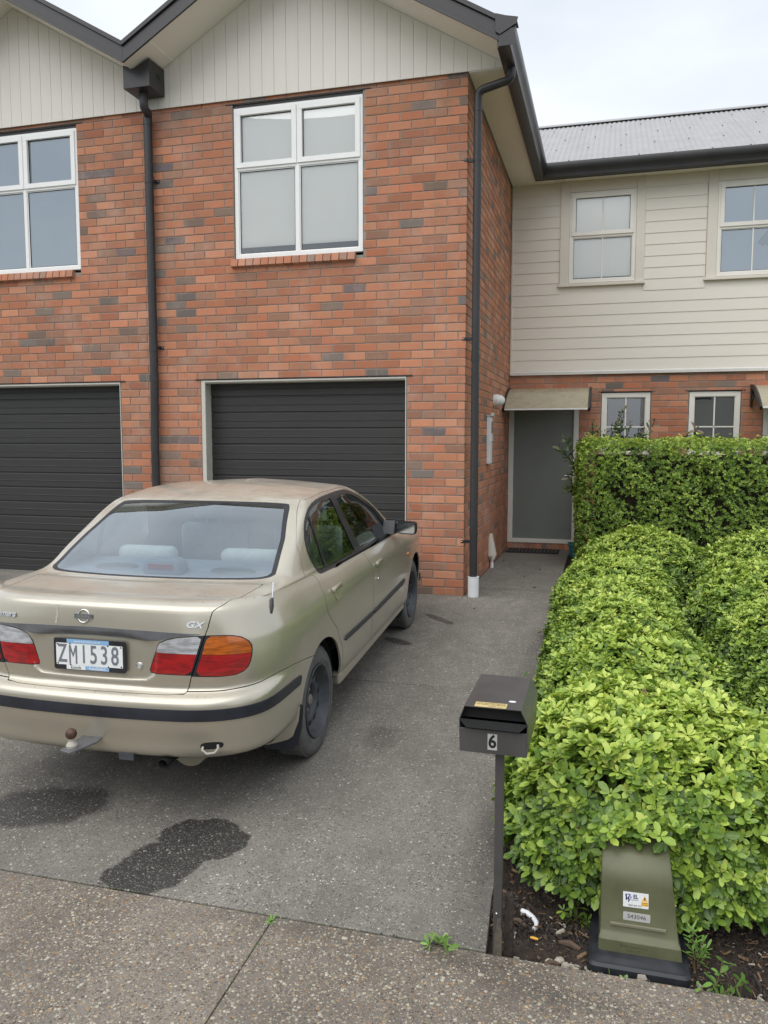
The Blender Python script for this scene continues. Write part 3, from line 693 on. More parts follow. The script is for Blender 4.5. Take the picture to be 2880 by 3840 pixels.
f = MB(); f.box(3.364, 3.434, D-.01, D+.08, .0935, 2.08); f.box(4.276, 4.346, D-.01, D+.08, .0935, 2.08); f.box(3.4345, 4.2755, D-.01, D+.08, 2.01, 2.08)
dr = part('front_door', f, 'upvc_cream', r, bevel=.003); m = MB(); m.box(3.436, 4.274, D+.018, D+.04, .1, 2.009); part('door_leaf', m, 'grey_mesh_door', dr)
# door canopies
def canopy(x0, x1):
    dep, z1, z0 = .80, 2.30, 1.985; arc = []
    for k in range(13):
        t = k/12; y = -dep*t; z = z1-(z1-z0)*(t**1.9); arc.append((y, z))
    m = MB(); P = [(D+y-.004, z) for y, z in arc]; Q = [(D+y-.004, z-.006) for y, z in arc[::-1]]
    m.prism(P+Q, x0+.028, x1-.028, axis=0); c = part('canopy', m, 'bronze_sheet', r, smooth=True, auto=50)
    for xb in (x0, x1-.028):
        m = MB(); P = [(D+y-.004, z+.012) for y, z in arc]; Q = [(D+y*.93-.004, z-.035-.02*math.sin(math.pi*i/12)) for i, (y, z) in list(enumerate(arc))[::-1]]
        m.prism(P+Q, xb, xb+.027, axis=0); m.box(xb+.001, xb+.026, D-.05, D-.004, 2.02, 2.31)
        m.tube([(xb+.0135, D-.03, 2.06), (xb+.0135, D-.25, 2.16), (xb+.0135, D-.42, 2.20)], .011, 8); part('canopy_bracket', m, 'plastic_black', c, bevel=.003)
    m = MB(); m.box(x0+.029, x1-.029, D-dep-.018, D-dep+.004, 1.972, 1.990); part('canopy_trim', m, 'pvc_white', c, bevel=.003)
canopy(-.005+.012, 1.15); canopy(3.19, 4.50)
# side-wall fittings
r = TH['main']
mb = MB(); mb.box(.0005, .045, 1.50, 1.68, 1.300, 1.86); mt = part('meter_box', mb, 'plastic_white', r, bevel=.006)
mb = MB(); mb.box(.0455, .052, 1.515, 1.665, 1.56, 1.84); part('cover', mb, 'pvc_white', mt, bevel=.004)
mb = MB(); mb.box(.0525, .0545, 1.55, 1.63, 1.66, 1.80); part('meter_window', mb, 'dark_glass_backing', mt, bevel=.004)
mb = MB(); mb.box(.0005, .07, 1.49, 1.69, 1.862, 1.872); mb.box(.045, .07, 1.52, 1.66, 1.872, 1.90); part('hood', mb, 'flashing', mt, bevel=.003)
mb = MB(); Mx = Matrix.Translation((0, 2.10, 2.07)) @ Matrix.Rotation(math.pi/2, 4, 'Y')
mb.lathe([(0, .0), (.075, .0), (.078, .02), (.076, .055), (.070, .06)], Mx, 28); lt_ = part('wall_light', mb, 'plastic_white', r, smooth=True)
mb = MB(); mb.lathe([(.070, .055), (.066, .085), (.052, .115), (.028, .135), (0.0001, .141)], Mx, 28); part('diffuser', mb, 'plastic_white', lt_, smooth=True)
mb = MB(); mb.prism([(.0005, .42), (.03, .42), (.085, .16), (.06, .10), (.02, .10), (.0005, .12)], 1.83, 1.93, axis=1); mb.prism([(.0005, .39), (.022, .40), (.05, .15), (.0005, .15)], 1.77, 1.829, axis=1); cb = part('cable_cover', mb, 'trim_paint', r, bevel=.006)
mb = MB(); mb.tube([(.035, 1.86, .11), (.035, 1.86, -.02)], .017, 12); mb.tube([(.035, 1.86, .06), (.035, 1.86, .0)], .022, 12); part('conduit', mb, 'pvc_white', cb, smooth=True)
# ------------------------------------------------------------------ corrugated roof of the wing
r = TH['wing']; SLW = math.tan(math.radians(27)); yE, zE = D-.405, 5.19
def yridge():
    # the ridge seen behind the gutter
    return D+3.05
yR = yridge(); zR_ = zE+(yR-yE)*SLW
pitch = .0762; sheet = 10*pitch; x = .50-1.2; mesh = None
for k in range(9):
    a0 = x+k*sheet
    if mesh is None:
        nx = 61; v = []; 
        for (yy, zz) in ((yE, zE), (yR, zR_)):
            for i in range(nx): xx = i*(sheet+pitch*.5)/(nx-1); v.append((xx, yy-yE, zz-zE+.0085*math.cos(2*math.pi*xx/pitch)))
        V = np.array(v); F = [(i, i+1, nx+i+1, nx+i) for i in range(nx-1)]; mesh = npmesh('roof_sheet', V, np.array(F), 'corrugated_iron', smooth=True)
    o = link('roof_sheet', mesh, r, Vector((a0, yE, zE+.001*(k % 2)))-root_off(r))
mb = MB()
for row in range(4):
    yy = yE+.32+row*.85
    for i in range(48):
        xx = -.2+i*.1524+(.0762 if row % 2 else 0)
        if (i+row*2) % 3 == 0: mb.ball((xx+(x % pitch), yy+random.uniform(-.02, .02), zE+(yy-yE)*SLW+.012), .009, 6)
tag(part('roofing_screws', mb, 'dark_steel', r), kind='stuff')
mb = MB(); mb.prism([(yR-.13, zR_-.035), (yR, zR_+.035), (yR+.13, zR_-.035), (yR+.13, zR_-.025), (yR, zR_+.045), (yR-.13, zR_-.025)], -.7, 6.2, axis=0); part('ridge_cap', mb, 'corrugated_iron', r)
mb = MB(); mb.add([(-.7, yR, zR_), (6.2, yR, zR_), (6.2, yR+3.4, zE), (-.7, yR+3.4, zE)], [(0, 1, 2, 3)]); part('back_roof', mb, 'corrugated_iron', r)
mb = MB(); mb.box(.4, 6.1, D-.27, D+.1, 5.109, 5.16); part('eave_filler', mb, 'soffit_paint', r)
# door mat and bucket
mb = MB(); mb.box(.03, .76, D-.45, D-.06, .001, .016); mt = solo('door_mat', mb, 'rubber', 'black rubber door mat on the path before the grey front door', 'door mat', bevel=.003, loc=(.4, D-.25, 0))
for i in range(14): mb = MB(); mb.box(.045+i*.0508, .066+i*.0508, D-.44, D-.07, .0165, .021); part('rib', mb, 'plastic_black', mt)
# ---------------------------------------------------------------- car body surface
import numpy as np
def crom(P, T, t):
    """Catmull-Rom with knots T through P (n,...) evaluated at t"""
    n = len(T); P = np.asarray(P, float)
    M = np.zeros_like(P)
    for i in range(n):
        if i == 0: M[i] = (P[1]-P[0])/(T[1]-T[0])
        elif i == n-1: M[i] = (P[-1]-P[-2])/(T[-1]-T[-2])
        else:
            h0 = T[i]-T[i-1]; h1 = T[i+1]-T[i]
            M[i] = ((P[i]-P[i-1])/h0*h1 + (P[i+1]-P[i])/h1*h0)/(h0+h1)
    k = np.clip(np.searchsorted(T, t, 'right')-1, 0, n-2)
    h = (T[k+1]-T[k]); s = (t-T[k])/h
    sh = (len(t),)+(1,)*(P.ndim-1)
    s = s.reshape(sh); h = h.reshape(sh)
    a = 2*s**3-3*s**2+1; b = s**3-2*s**2+s; c = -2*s**3+3*s**2; d = s**3-s**2
    return a*P[k]+b*h*M[k]+c*P[k+1]+d*h*M[k+1]
# columns: rear x positions with bow, then side y stations, then front x positions
RX = [0, .2, .4, .54, .66, .75, .815]
RB = [0, .004, .018, .04, .085, .155, .27]
SY = [-.45, -.25, 0, .25, .55, .9, 1.3, 1.7, 2.1, 2.45, 2.75, 3.0]
SW = [.985, .993, 1, 1.004, 1.008, 1.008, 1.008, 1.004, 1, .995, .98, .945]
FX = [.74, .62, .45, .2, 0]
FB = [.22, .10, .045, .01, 0]
NC = len(RX)+len(SY)+len(FX)
def lin(tab, y): return float(np.interp(y, [a for a, _ in tab], [b for _, b in tab]))
def ring_low(yr, W, yf, ztab, rb=1.0, zc=0.0):
    out = []
    for x, b in zip(RX, RB):
        y = yr+b*rb; out.append((x*W/.86, y, lin(ztab, y)+zc*(1-(x/.8)**2)))
    for y, w in zip(SY, SW): out.append((W*w, y, lin(ztab, y)))
    for x, b in zip(FX, FB):
        y = yf-b; out.append((x*W/.86, y, lin(ztab, y)+zc*(1-(x/.8)**2)))
    return out
def ring_up(yr, W, yf, ztab, xr, bow=.05, fbow=.1, zc=0.0, xf=None):
    """greenhouse ring: rear glass half width xr, side width W"""
    out = []; xf = xf or xr
    rx = [0, .22, .45, .66, .84, .95, 1.0]
    for q in rx[:-1]:
        x = xr*q; out.append((x, yr+bow*q**2.2, None, x))
    x0 = xr; ys = yr+bow+.03
    out.append((xr+(W-xr)*.35, yr+bow+.02, None, xr))
    y1 = yf-fbow-.05
    yy = [-.45, -.25, 0, .25, .55, .9, 1.3, 1.7, 2.1, 2.45, 2.75, 3.0]
    t = (np.array(yy)+.55)/(3.0+.6)
    for i, tt in enumerate(t):
        y = (yr+bow+.0)+(y1-(yr+bow))*tt
        w = [.80, .93, .985, 1, 1, 1, 1, 1, 1, .995, .97, .9][i]
        out.append((xr+(W-xr)*w if W > xr else W*1.0, y, None, W))
    for q in [.93, .8, .55, .25, 0]:
        out.append((xf*q, yf-fbow*q**2, None, xf*q))
    res = []
    for x, y, _, _ in out:
        res.append((x, y, lin(ztab, y)+zc*max(0, 1-(x/max(W, .3))**2)))
    return res
def body_rings():
    R = []
    R.append(('under', ring_low(-.90, .78, 3.28, [(-1, .350), (-.5, .355), (.3, .34), (2.0, .31), (3.5, .26)], 1)))
    R.append(('lip0', ring_low(-.955, .828, 3.36, [(-1, .352), (-.5, .360), (.3, .348), (2.0, .315), (3.5, .25)], .9)))
    R.append(('lip1', ring_low(-.975, .841, 3.38, [(-1, .378), (-.5, .385), (.3, .385), (2.0, .35), (3.5, .28)], .9)))
    R.append(('crease', ring_low(-.985, .848, 3.40, [(-1, .435), (.3, .43), (2.0, .40), (3.5, .33)], .9)))
    R.append(('sb', ring_low(-1.005, .854, 3.43, [(-1, .535), (.3, .53), (2.0, .50), (3.5, .44)], .9)))
    R.append(('st', ring_low(-1.008, .858, 3.44, [(-1, .612), (.3, .60), (2.0, .57), (3.5, .50)], .9)))
    R.append(('lg0', ring_low(-.998, .859, 3.43, [(-1, .640), (-.4, .632), (.3, .64), (2.0, .62), (3.5, .56)], .92)))
    R.append(('lg1', ring_low(-.975, .858, 3.42, [(-1, .655), (-.4, .650), (.3, .67), (2.0, .65), (3.5, .60)], .95)))
    R.append(('lg2', ring_low(-.938, .857, 3.41, [(-1, .664), (-.4, .672), (.3, .70), (2.0, .67), (3.5, .63)], 1)))
    R.append(('lb', ring_low(-.936, .856, 3.40, [(-1, .735), (-.4, .745), (.3, .76), (2.0, .73), (3.5, .68)], 1)))
    R.append(('lm', ring_low(-.930, .852, 3.38, [(-1, .84), (-.4, .845), (.3, .85), (2.0, .81), (3.5, .73)], 1)))
    R.append(('lt', ring_low(-.918, .835, 3.35, [(-1, .935), (-.4, .925), (.3, .915), (2.0, .865), (3.5, .76)], 1)))
    R.append(('dl0', ring_low(-.902, .812, 3.30, [(-1, 1.018), (-.6, .995), (-.2, .975), (.3, .958), (2.0, .905), (3.5, .79)], 1, .012)))
    R.append(('dl1', ring_low(-.892, .798, 3.26, [(-1, 1.047), (-.6, 1.028), (-.2, 1.003), (.3, .978), (2.0, .922), (3.5, .805)], 1, .012)))
    R.append(('dl2', ring_low(-.874, .785, 3.22, [(-1, 1.053), (-.6, 1.045), (-.2, 1.022), (.3, .992), (2.0, .932), (3.5, .815)], 1, .014)))
    R.append(('dk0', ring_up(-.72, .775, 3.05, [(-.8, 1.052), (-.4, 1.054), (-.1, 1.035), (.3, 1.004), (2.0, .94), (3.2, .84)], .70, .10, .25, .016)))
    R.append(('dk1', ring_up(-.50, .768, 2.70, [(-.6, 1.058), (-.35, 1.062), (0, 1.045), (.3, 1.018), (2.0, .95), (3.0, .88)], .685, .10, .25, .014)))
    R.append(('gb', ring_up(-.375, .757, 2.46, [(-.4, 1.063), (-.25, 1.072), (0, 1.065), (.4, 1.045), (2.0, .965), (3.0, .93)], .672, .09, .28, .008)))
    R.append(('g1', ring_up(-.20, .730, 2.34, [(-.25, 1.165), (.3, 1.15), (2.0, 1.06), (3, 1.02)], .648, .085, .26, .006)))
    R.append(('g2', ring_up(-.01, .700, 2.13, [(-.1, 1.262), (.3, 1.252), (1.8, 1.17), (3, 1.1)], .622, .08, .24, .008)))
    R.append(('g3', ring_up(.16, .670, 1.92, [(.1, 1.342), (.5, 1.345), (1.1, 1.325), (1.7, 1.255), (3, 1.2)], .594, .075, .22, .012)))
    R.append(('gt', ring_up(.27, .643, 1.73, [(.2, 1.380), (.6, 1.396), (1.1, 1.384), (1.5, 1.325), (3, 1.3)], .572, .07, .20, .016)))
    R.append(('rf0', ring_up(.33, .612, 1.62, [(.3, 1.396), (.7, 1.418), (1.1, 1.410), (1.45, 1.358), (3, 1.3)], .552, .07, .19, .022)))
    R.append(('rf1', ring_up(.45, .55, 1.48, [(.4, 1.414), (.8, 1.434), (1.1, 1.428), (1.4, 1.385), (3, 1.3)], .50, .07, .17, .026)))
    R.append(('rf2', ring_up(.62, .36, 1.24, [(.4, 1.441), (.8, 1.454), (1.3, 1.428), (3, 1.3)], .32, .04, .1, .013)))
    R.append(('rf3', ring_up(.80, .0004, .96, [(.4, 1.464), (.8, 1.4665), (1.3, 1.460), (3, 1.3)], .0003, .01, .02, 0)))
    return R
def body_grid(nu=5, nv=5):
    R = body_rings(); P = np.array([r for _, r in R])      # rings x cols x 3
    # knots
    dv = np.linalg.norm(np.diff(P, axis=0), axis=2).mean(1); Tv = np.concatenate([[0], np.cumsum(dv)])
    du = np.linalg.norm(np.diff(P, axis=1), axis=2).mean(0); Tu = np.concatenate([[0], np.cumsum(du)])
    tv = np.concatenate([np.linspace(Tv[i], Tv[i+1], max(2, min(8, int(np.ceil(dv[i]/.022))))+1)[:-1] for i in range(len(dv))]+[[Tv[-1]]])
    tu = np.concatenate([np.linspace(Tu[i], Tu[i+1], max(2, int(np.ceil(du[i]/.035)))+1)[:-1] for i in range(len(du))]+[[Tu[-1]]])
    A = crom(P, Tv, tv)                       # (nv, cols, 3)
    # columns: mirror extension for smooth centreline
    Pm = np.concatenate([A[:, 1:2]*[-1, 1, 1], A, A[:, -2:-1]*[-1, 1, 1]], 1)
    Tm = np.concatenate([[2*Tu[0]-Tu[1]], Tu, [2*Tu[-1]-Tu[-2]]])
    G = crom(Pm.transpose(1, 0, 2), Tm, tu).transpose(1, 0, 2)
    def soften(wt, it):
        for _ in range(it):
            L = G.copy(); L[1:-1, 1:-1] = (G[:-2, 1:-1]+G[2:, 1:-1]+G[1:-1, :-2]+G[1:-1, 2:])/4
            G[...] = G+(L-G)*wt[..., None]*.6
            G[-1, :, 2] = G[-2, :, 2]+.0002; G[:, 0, 1:] = G[:, 1, 1:]*.5+G[:, 0, 1:]*.5 if False else G[:, 0, 1:]
    d = np.linalg.norm((G-np.array([.735, -.24, 1.06]))/np.array([.10, .26, .085]), axis=2); soften(np.exp(-d**2*1.2), 40)
    z = G[..., 2]; rw = np.clip((z-1.395)/.03, 0, 1)*np.clip((.60-G[..., 0])/.10, 0, 1)*np.clip((G[..., 1]-.28)/.12, 0, 1); soften(rw, 60)
    G[:, 0, 0] = 0; G[:, -1, 0] = 0; G[-1, :, 0] = 0
    vi = np.interp(tv, Tv, np.arange(len(Tv)))     # ring index as a float
    ui = np.interp(tu, Tu, np.arange(len(Tu)))
    return G, vi, ui, [n for n, _ in R]
# ================================================================== CAR
def paint_mat():
    t = T('champagne_paint'); v = t.pos((1, 1, 1), True)
    big = t.noise(v, 2.2, 5, .6)
    base = t.ramp(big, [(.3, (.505, .462, .378)), (.7, (.55, .508, .415))])
    sp = t.n('ShaderNodeSeparateXYZ'); g_ = t.n('ShaderNodeNewGeometry'); t.l(g_.outputs['Normal'], sp.inputs[0])
    up = t.ramp(sp.outputs[2], [(.55, 0), (.9, 1)])
    dust = t.math('MULTIPLY', up, t.ramp(t.noise(v, 7, 6, .7), [(.35, .25), (.7, .62)]))
    col = t.mix(dust, base, (.50, .465, .395))                                   # settled dust lies on upward faces
    vo = t.voro(t.pos((1, .45, 1), True), 46); sp2 = t.n('ShaderNodeSeparateColor'); t.l(vo.outputs['Color'], sp2.inputs[0])
    dot = t.math('MULTIPLY', t.math('LESS_THAN', vo.outputs['Distance'], t.math('MULTIPLY', sp2.outputs[0], .22)), t.math('GREATER_THAN', sp2.outputs[1], .45))
    dot = t.math('MULTIPLY', t.math('MULTIPLY', dot, up), .5); col = t.mix(dot, col, (.22, .185, .13))
    gz_ = t.ramp(t.noise(v, 4, 5, .7), [(.5, 0), (.75, .16)]); col = t.mix(gz_, col, (.42, .43, .28))
    rough = t.math('MULTIPLY_ADD', dust, .25, .30)
    met = t.math('MULTIPLY_ADD', dust, -.6, .62)
    t.l(met, t.b.inputs['Metallic'])
    return t.fin(col, rough, t.bump(t.noise(v, 900, 2), .03, .001), Coat_Weight=.7, Coat_Roughness=.10)
paint_mat()
pm('car_black_trim', (.018, .019, .024), .38, var=.3, vs=9, rv=.2)
pm('bumper_strip', (.024, .027, .038), .42, var=.35, vs=7, rv=.25)
pm('garnish_grey', (.115, .118, .125), .35, var=.2, vs=11, rv=.2, coat=.2)
pm('tyre_rubber', (.115, .113, .112), .85, var=.25, vs=10, bump=.3, bs=90)
pm('steel_rim', (.070, .076, .088), .55, .25, var=.35, vs=11, rv=.2)
pm('hub_cream', (.20, .18, .145), .6, var=.2, vs=20)
pm('seat_cloth', (.62, .63, .58), .95, var=.12, vs=14, bump=.4, bs=200)
pm('shelf_grey', (.26, .29, .33), .9, var=.08, vs=20)
pm('cabin_dark', (.05, .05, .05), .9, var=.2)
pm('primer_streak', (.42, .43, .33), .7, var=.3, vs=60)
pm('rust_ball', (.105, .060, .042), .62, .4, var=.5, vs=30, bump=.3)
pm('tow_grease', (.38, .36, .31), .5, var=.2)
pm('under_black', (.012, .012, .012), .95, var=.3)
pm('silver_muffler', (.28, .26, .2), .5, .5, var=.3)
def lens_mat(name, c, em=0.0, scale=(60, 60, 60), b=.5):
    t = T(name); v = t.pos((1, 1, 1), True)
    w1 = t.n('ShaderNodeTexWave', bands_direction='Z', wave_profile='SIN'); w1.inputs['Scale'].default_value = 34; w1.inputs['Distortion'].default_value = .3; t.l(v, w1.inputs[0])
    w2 = t.n('ShaderNodeTexWave', bands_direction='X', wave_profile='SIN'); w2.inputs['Scale'].default_value = 9; t.l(v, w2.inputs[0])
    m = t.math('MULTIPLY', w1.outputs['Fac'], w2.outputs['Fac']); n_ = t.noise(v, 9, 3)
    lo = tuple(x*.78 for x in c); col = t.mix(t.ramp(w1.outputs['Fac'], [(0, .3), (.6, 1)]), lo, c); col = t.mix(t.ramp(t.noise(t.pos((3, 1, 14), True), 5, 3), [(.42, 0), (.62, .75)]), col, tuple(x*.45 for x in c))
    return t.fin(col, .16, t.bump(w1.outputs['Fac'], .12, .002), Coat_Weight=1, Coat_Roughness=.03)
lens_mat('lens_red', (.42, .008, .010)); lens_mat('lens_amber', (.55, .125, .006)); lens_mat('lens_clear', (.50, .50, .52)); lens_mat('lens_inner_red', (.80, .02, .02))

class Surf:
    def __init__(s, G, vi, ui):
        nv, nu = len(vi), len(ui)
        s.V = G.reshape(-1, 3).copy(); s.S = np.repeat(vi, nu); s.U = np.tile(ui, nv)
        s.F = [(i*nu+j, i*nu+j+1, (i+1)*nu+j+1, (i+1)*nu+j) for i in range(nv-1) for j in range(nu-1)]
        s.N = None
    def split(s, F, f):
        """cut faces by the zero line of per-vertex field f -> (negative, positive)"""
        f = np.where(np.abs(f) < 1e-7, 1e-7, f); neg, pos = [], []; cache = {}; newV, newS, newU, newN = [], [], [], []; base = len(s.V)
        for q in F:
            sg = [f[i] > 0 for i in q]
            if all(sg): pos.append(q); continue
            if not any(sg): neg.append(q); continue
            a, b = [], []; n = len(q)
            for k in range(n):
                i, j = q[k], q[(k+1) % n]
                (b if sg[k] else a).append(i)
                if sg[k] != sg[(k+1) % n]:
                    key = (i, j) if i < j else (j, i)
                    if key not in cache:
                        i2, j2 = key; t = f[i2]/(f[i2]-f[j2]); t = min(max(t, .001), .999)
                        cache[key] = base+len(newV); newV.append(s.V[i2]*(1-t)+s.V[j2]*t); newS.append(s.S[i2]*(1-t)+s.S[j2]*t); newU.append(s.U[i2]*(1-t)+s.U[j2]*t)
                        if s.N is not None: newN.append(s.N[i2]*(1-t)+s.N[j2]*t)
                    a.append(cache[key]); b.append(cache[key])
            if len(a) > 2: neg.append(tuple(a))
            if len(b) > 2: pos.append(tuple(b))
        if newV:
            s.V = np.concatenate([s.V, newV]); s.S = np.concatenate([s.S, newS]); s.U = np.concatenate([s.U, newU])
            if s.N is not None:
                nn = np.array(newN); nn /= np.linalg.norm(nn, axis=1, keepdims=True)+1e-12; s.N = np.concatenate([s.N, nn])
        return neg, pos
    def normals(s, F):
        N = np.zeros_like(s.V)
        for q in F:
            p = s.V[list(q)]; n = np.zeros(3)
            for k in range(1, len(q)-1): n += np.cross(p[k]-p[0], p[k+1]-p[0])
            for i in q: N[i] += n
        cl = s.V[:, 0] < 1e-5; N[cl, 0] = 0
        s.N = N/(np.linalg.norm(N, axis=1, keepdims=True)+1e-12)
def sdpoly(P, poly):
    """signed distance of 2D points to polygon (negative inside)"""
    P = np.asarray(P, float); A = np.asarray(poly, float); B = np.roll(A, -1, 0)
    d2 = np.full(len(P), 1e9); ins = np.zeros(len(P), bool)
    for a, b in zip(A, B):
        ab = b-a; t = np.clip(((P-a)@ab)/(ab@ab+1e-12), 0, 1); q = P-a-t[:, None]*ab; d2 = np.minimum(d2, (q*q).sum(1))
        c = ((a[1] > P[:, 1]) != (b[1] > P[:, 1])); xx = (b[0]-a[0])*(P[:, 1]-a[1])/(b[1]-a[1]+1e-15)+a[0]; ins ^= c & (P[:, 0] < xx)
    d = np.sqrt(d2); return np.where(ins, -d, d)
def chaikin(poly, it=2, keep=()):
    P = [tuple(p) for p in poly]; K = [i in keep for i in range(len(P))]
    for _ in range(it):
        o, ok = [], []; n = len(P)
        for i in range(n):
            p, q = P[i], P[(i+1) % n]
            a = (p[0]*.75+q[0]*.25, p[1]*.75+q[1]*.25); b = (p[0]*.25+q[0]*.75, p[1]*.25+q[1]*.75)
            if K[i]: o.append(p); ok.append(True)
            else: o.append(a); ok.append(False)
            if not K[(i+1) % n]: o.append(b); ok.append(False)
        P, K = o, ok
    return P
G_, vi_, ui_, rn_ = body_grid(); RI = {n: i for i, n in enumerate(rn_)}
Sf = Surf(G_, vi_, ui_)
if True:   # orient outwards
    Sf.normals(Sf.F)
    c = Sf.V-np.array([0, 1.2, .7]); 
    if (Sf.N*c).sum() < 0: Sf.F = [q[::-1] for q in Sf.F]
    Sf.N = None
# metric coordinate along the ring direction at the tail
_R = np.array([r[0] for _, r in body_rings()]); _Tm = np.concatenate([[0], np.cumsum(np.linalg.norm(np.diff(_R, axis=0), axis=1))])
def smet(S): return np.interp(S, np.arange(len(_Tm)), _Tm)
ALL = Sf.F
# ---- reliefs pressed into the sheet metal (lines cut first so the step is crisp)
recess = chaikin([(-.345, .93), (.345, .93), (.338, .762), (.318, .722), (.282, .702), (0, .699), (-.282, .702), (-.318, .722), (-.338, .762)], 1)
def rear_xz(): return np.stack([Sf.V[:, 0], Sf.V[:, 2]+np.where(Sf.V[:, 1] > -.5, 9, 0)], 1)
for off in (-.024, -.012, -.002, .010):
    a, b = Sf.split(ALL, sdpoly(rear_xz(), recess)-off); ALL = a+b
d = sdpoly(rear_xz(), recess); t_ = np.clip((.006-d)/.028, 0, 1); t_ = t_*t_*(3-2*t_); Sf.V[:, 1] += .013*t_
# soft crease below the belt line on the flank
sd_ = (Sf.V[:, 2]-np.interp(Sf.V[:, 1], [-.9, 0, 1, 2.2, 3.3], [.905, .888, .868, .835, .78])); w_ = np.exp(-(sd_/.030)**2)*(Sf.V[:, 0] > .6)
Sf.V[:, 0] += .004*w_
Sf.normals(ALL)
# ---- helpers that turn face sets into parts
def car_part(name, faces, mat, parent, off=0.0, rim=.012, flip=0, both=True, side=None, rimmat=None, smooth=True):
    """faces of the half surface -> object; both: mirrored half joined in; side=-1: only the mirrored one"""
    idx = sorted({i for q in faces for i in q}); mp_ = {v: k for k, v in enumerate(idx)}; n = len(idx)
    V = Sf.V[idx]+Sf.N[idx]*off; N = Sf.N[idx]; F = [tuple(mp_[i] for i in q) for q in faces]
    Nl = [[N[i] for i in q] for q in F]
    if rim:
        cnt = {}
        for q in F:
            for k in range(len(q)): e = (q[k], q[(k+1) % len(q)]); cnt[e] = cnt.get(e, 0)+1
        be = [e for e in cnt if (e[1], e[0]) not in cnt and not (V[e[0], 0] < 1e-4 and V[e[1], 0] < 1e-4)]
        bv = sorted({i for e in be for i in e}); m2 = {v: n+k for k, v in enumerate(bv)}
        V = np.concatenate([V, V[bv]-N[bv]*rim])
        for a, b in be:
            q = (b, a, m2[a], m2[b]); F.append(q); p = V[list(q)]; nn = np.cross(p[1]-p[0], p[3]-p[0]); nn = nn/(np.linalg.norm(nn)+1e-12)
            Nl.append([nn]*4)
    VV, FF, NN = [], [], []
    if side != -1: VV.append(V); FF += F; NN += Nl
    if both or side == -1:
        o = sum(len(v) for v in VV); VV.append(V*[-1, 1, 1]); FF += [tuple(i+o for i in q[::-1]) for q in F]; NN += [[x*[-1, 1, 1] for x in q[::-1]] for q in Nl]
    me = bpy.data.meshes.new(name); me.from_pydata([tuple(p) for p in np.concatenate(VV)], [], FF); me.materials.append(MATS[mat])
    me.polygons.foreach_set('use_smooth', np.ones(len(FF), bool))
    me.normals_split_custom_set([tuple(x) for q in NN for x in q])
    return link(name, me, parent)
CAR = empty('parked_car', (-.972, -3.843, -.176), 'champagne beige four-door sedan parked before the grey garage door', 'car')
CAR.rotation_euler = Matrix(((math.cos(math.radians(1.96)), -math.sin(math.radians(1.96))*math.cos(math.radians(2.66)), math.sin(math.radians(1.96))*math.sin(math.radians(2.66))),
                             (math.sin(math.radians(1.96)), math.cos(math.radians(1.96))*math.cos(math.radians(2.66)), -math.cos(math.radians(1.96))*math.sin(math.radians(2.66))),
                             (0, math.sin(math.radians(2.66)), math.cos(math.radians(2.66))))).to_euler()
def on_side(y, z):
    P = np.array([y, z]); D2 = (Sf.V[:, 1]-y)**2+(Sf.V[:, 2]-z)**2+np.where(Sf.V[:, 0] < .4, 9, 0); i = D2.argmin(); k = np.argsort(D2)[:3]
    return Vector(Sf.V[k].mean(0)), Vector(Sf.N[i])
GAP = .0022
def yz(hi=None): 
    P = np.stack([Sf.V[:, 1], Sf.V[:, 2]], 1); return P
def cutp(F, poly, gap=GAP, mask=None, P=None):
    """take polygon out of F: returns (inside, rest), losing a gap band"""
    P = yz() if P is None else P; d = sdpoly(P, poly)
    if mask is not None: d = np.where(mask(), d, np.maximum(d, .02))
    ins, r = Sf.split(F, d+gap)
    P2 = yz() if P is None else None
    return ins, r
def take(F, poly, gap=GAP, proj='yz', mask=None):
    def fld():
        P = np.stack([Sf.V[:, 1], Sf.V[:, 2]], 1) if proj == 'yz' else np.stack([Sf.V[:, 0], Sf.V[:, 2]], 1) if proj == 'xz' else np.stack([Sf.V[:, 0], smet(Sf.S)], 1)
        d = sdpoly(P, poly)
        if mask is not None: d = np.where(mask(Sf.V), d, np.maximum(d, .03))
        return d
    ins, r = Sf.split(F, fld()+gap); band, out_ = Sf.split(r, fld()-gap) if gap else ([], r)
    return ins, out_
F = ALL
# wheel arches
for cy, cz, R_ in ((-.03, .325, .352), (2.62, .315, .352)):
    d = np.hypot(Sf.V[:, 1]-cy, Sf.V[:, 2]-cz)-R_; d = np.where((Sf.V[:, 0] > .45) & (np.abs(Sf.V[:, 1]-cy) < .6), d, .05); _, F = Sf.split(F, d)
    ps = lambda V: (V[:, 0] > .45)
    d = sdpoly(np.stack([Sf.V[:, 1], Sf.V[:, 2]], 1), [(cy-R_+.002, .1), (cy+R_-.002, .1), (cy+R_-.002, cz), (cy-R_+.002, cz)]); d = np.where(Sf.V[:, 0] > .45, d, .05); _, F = Sf.split(F, d)
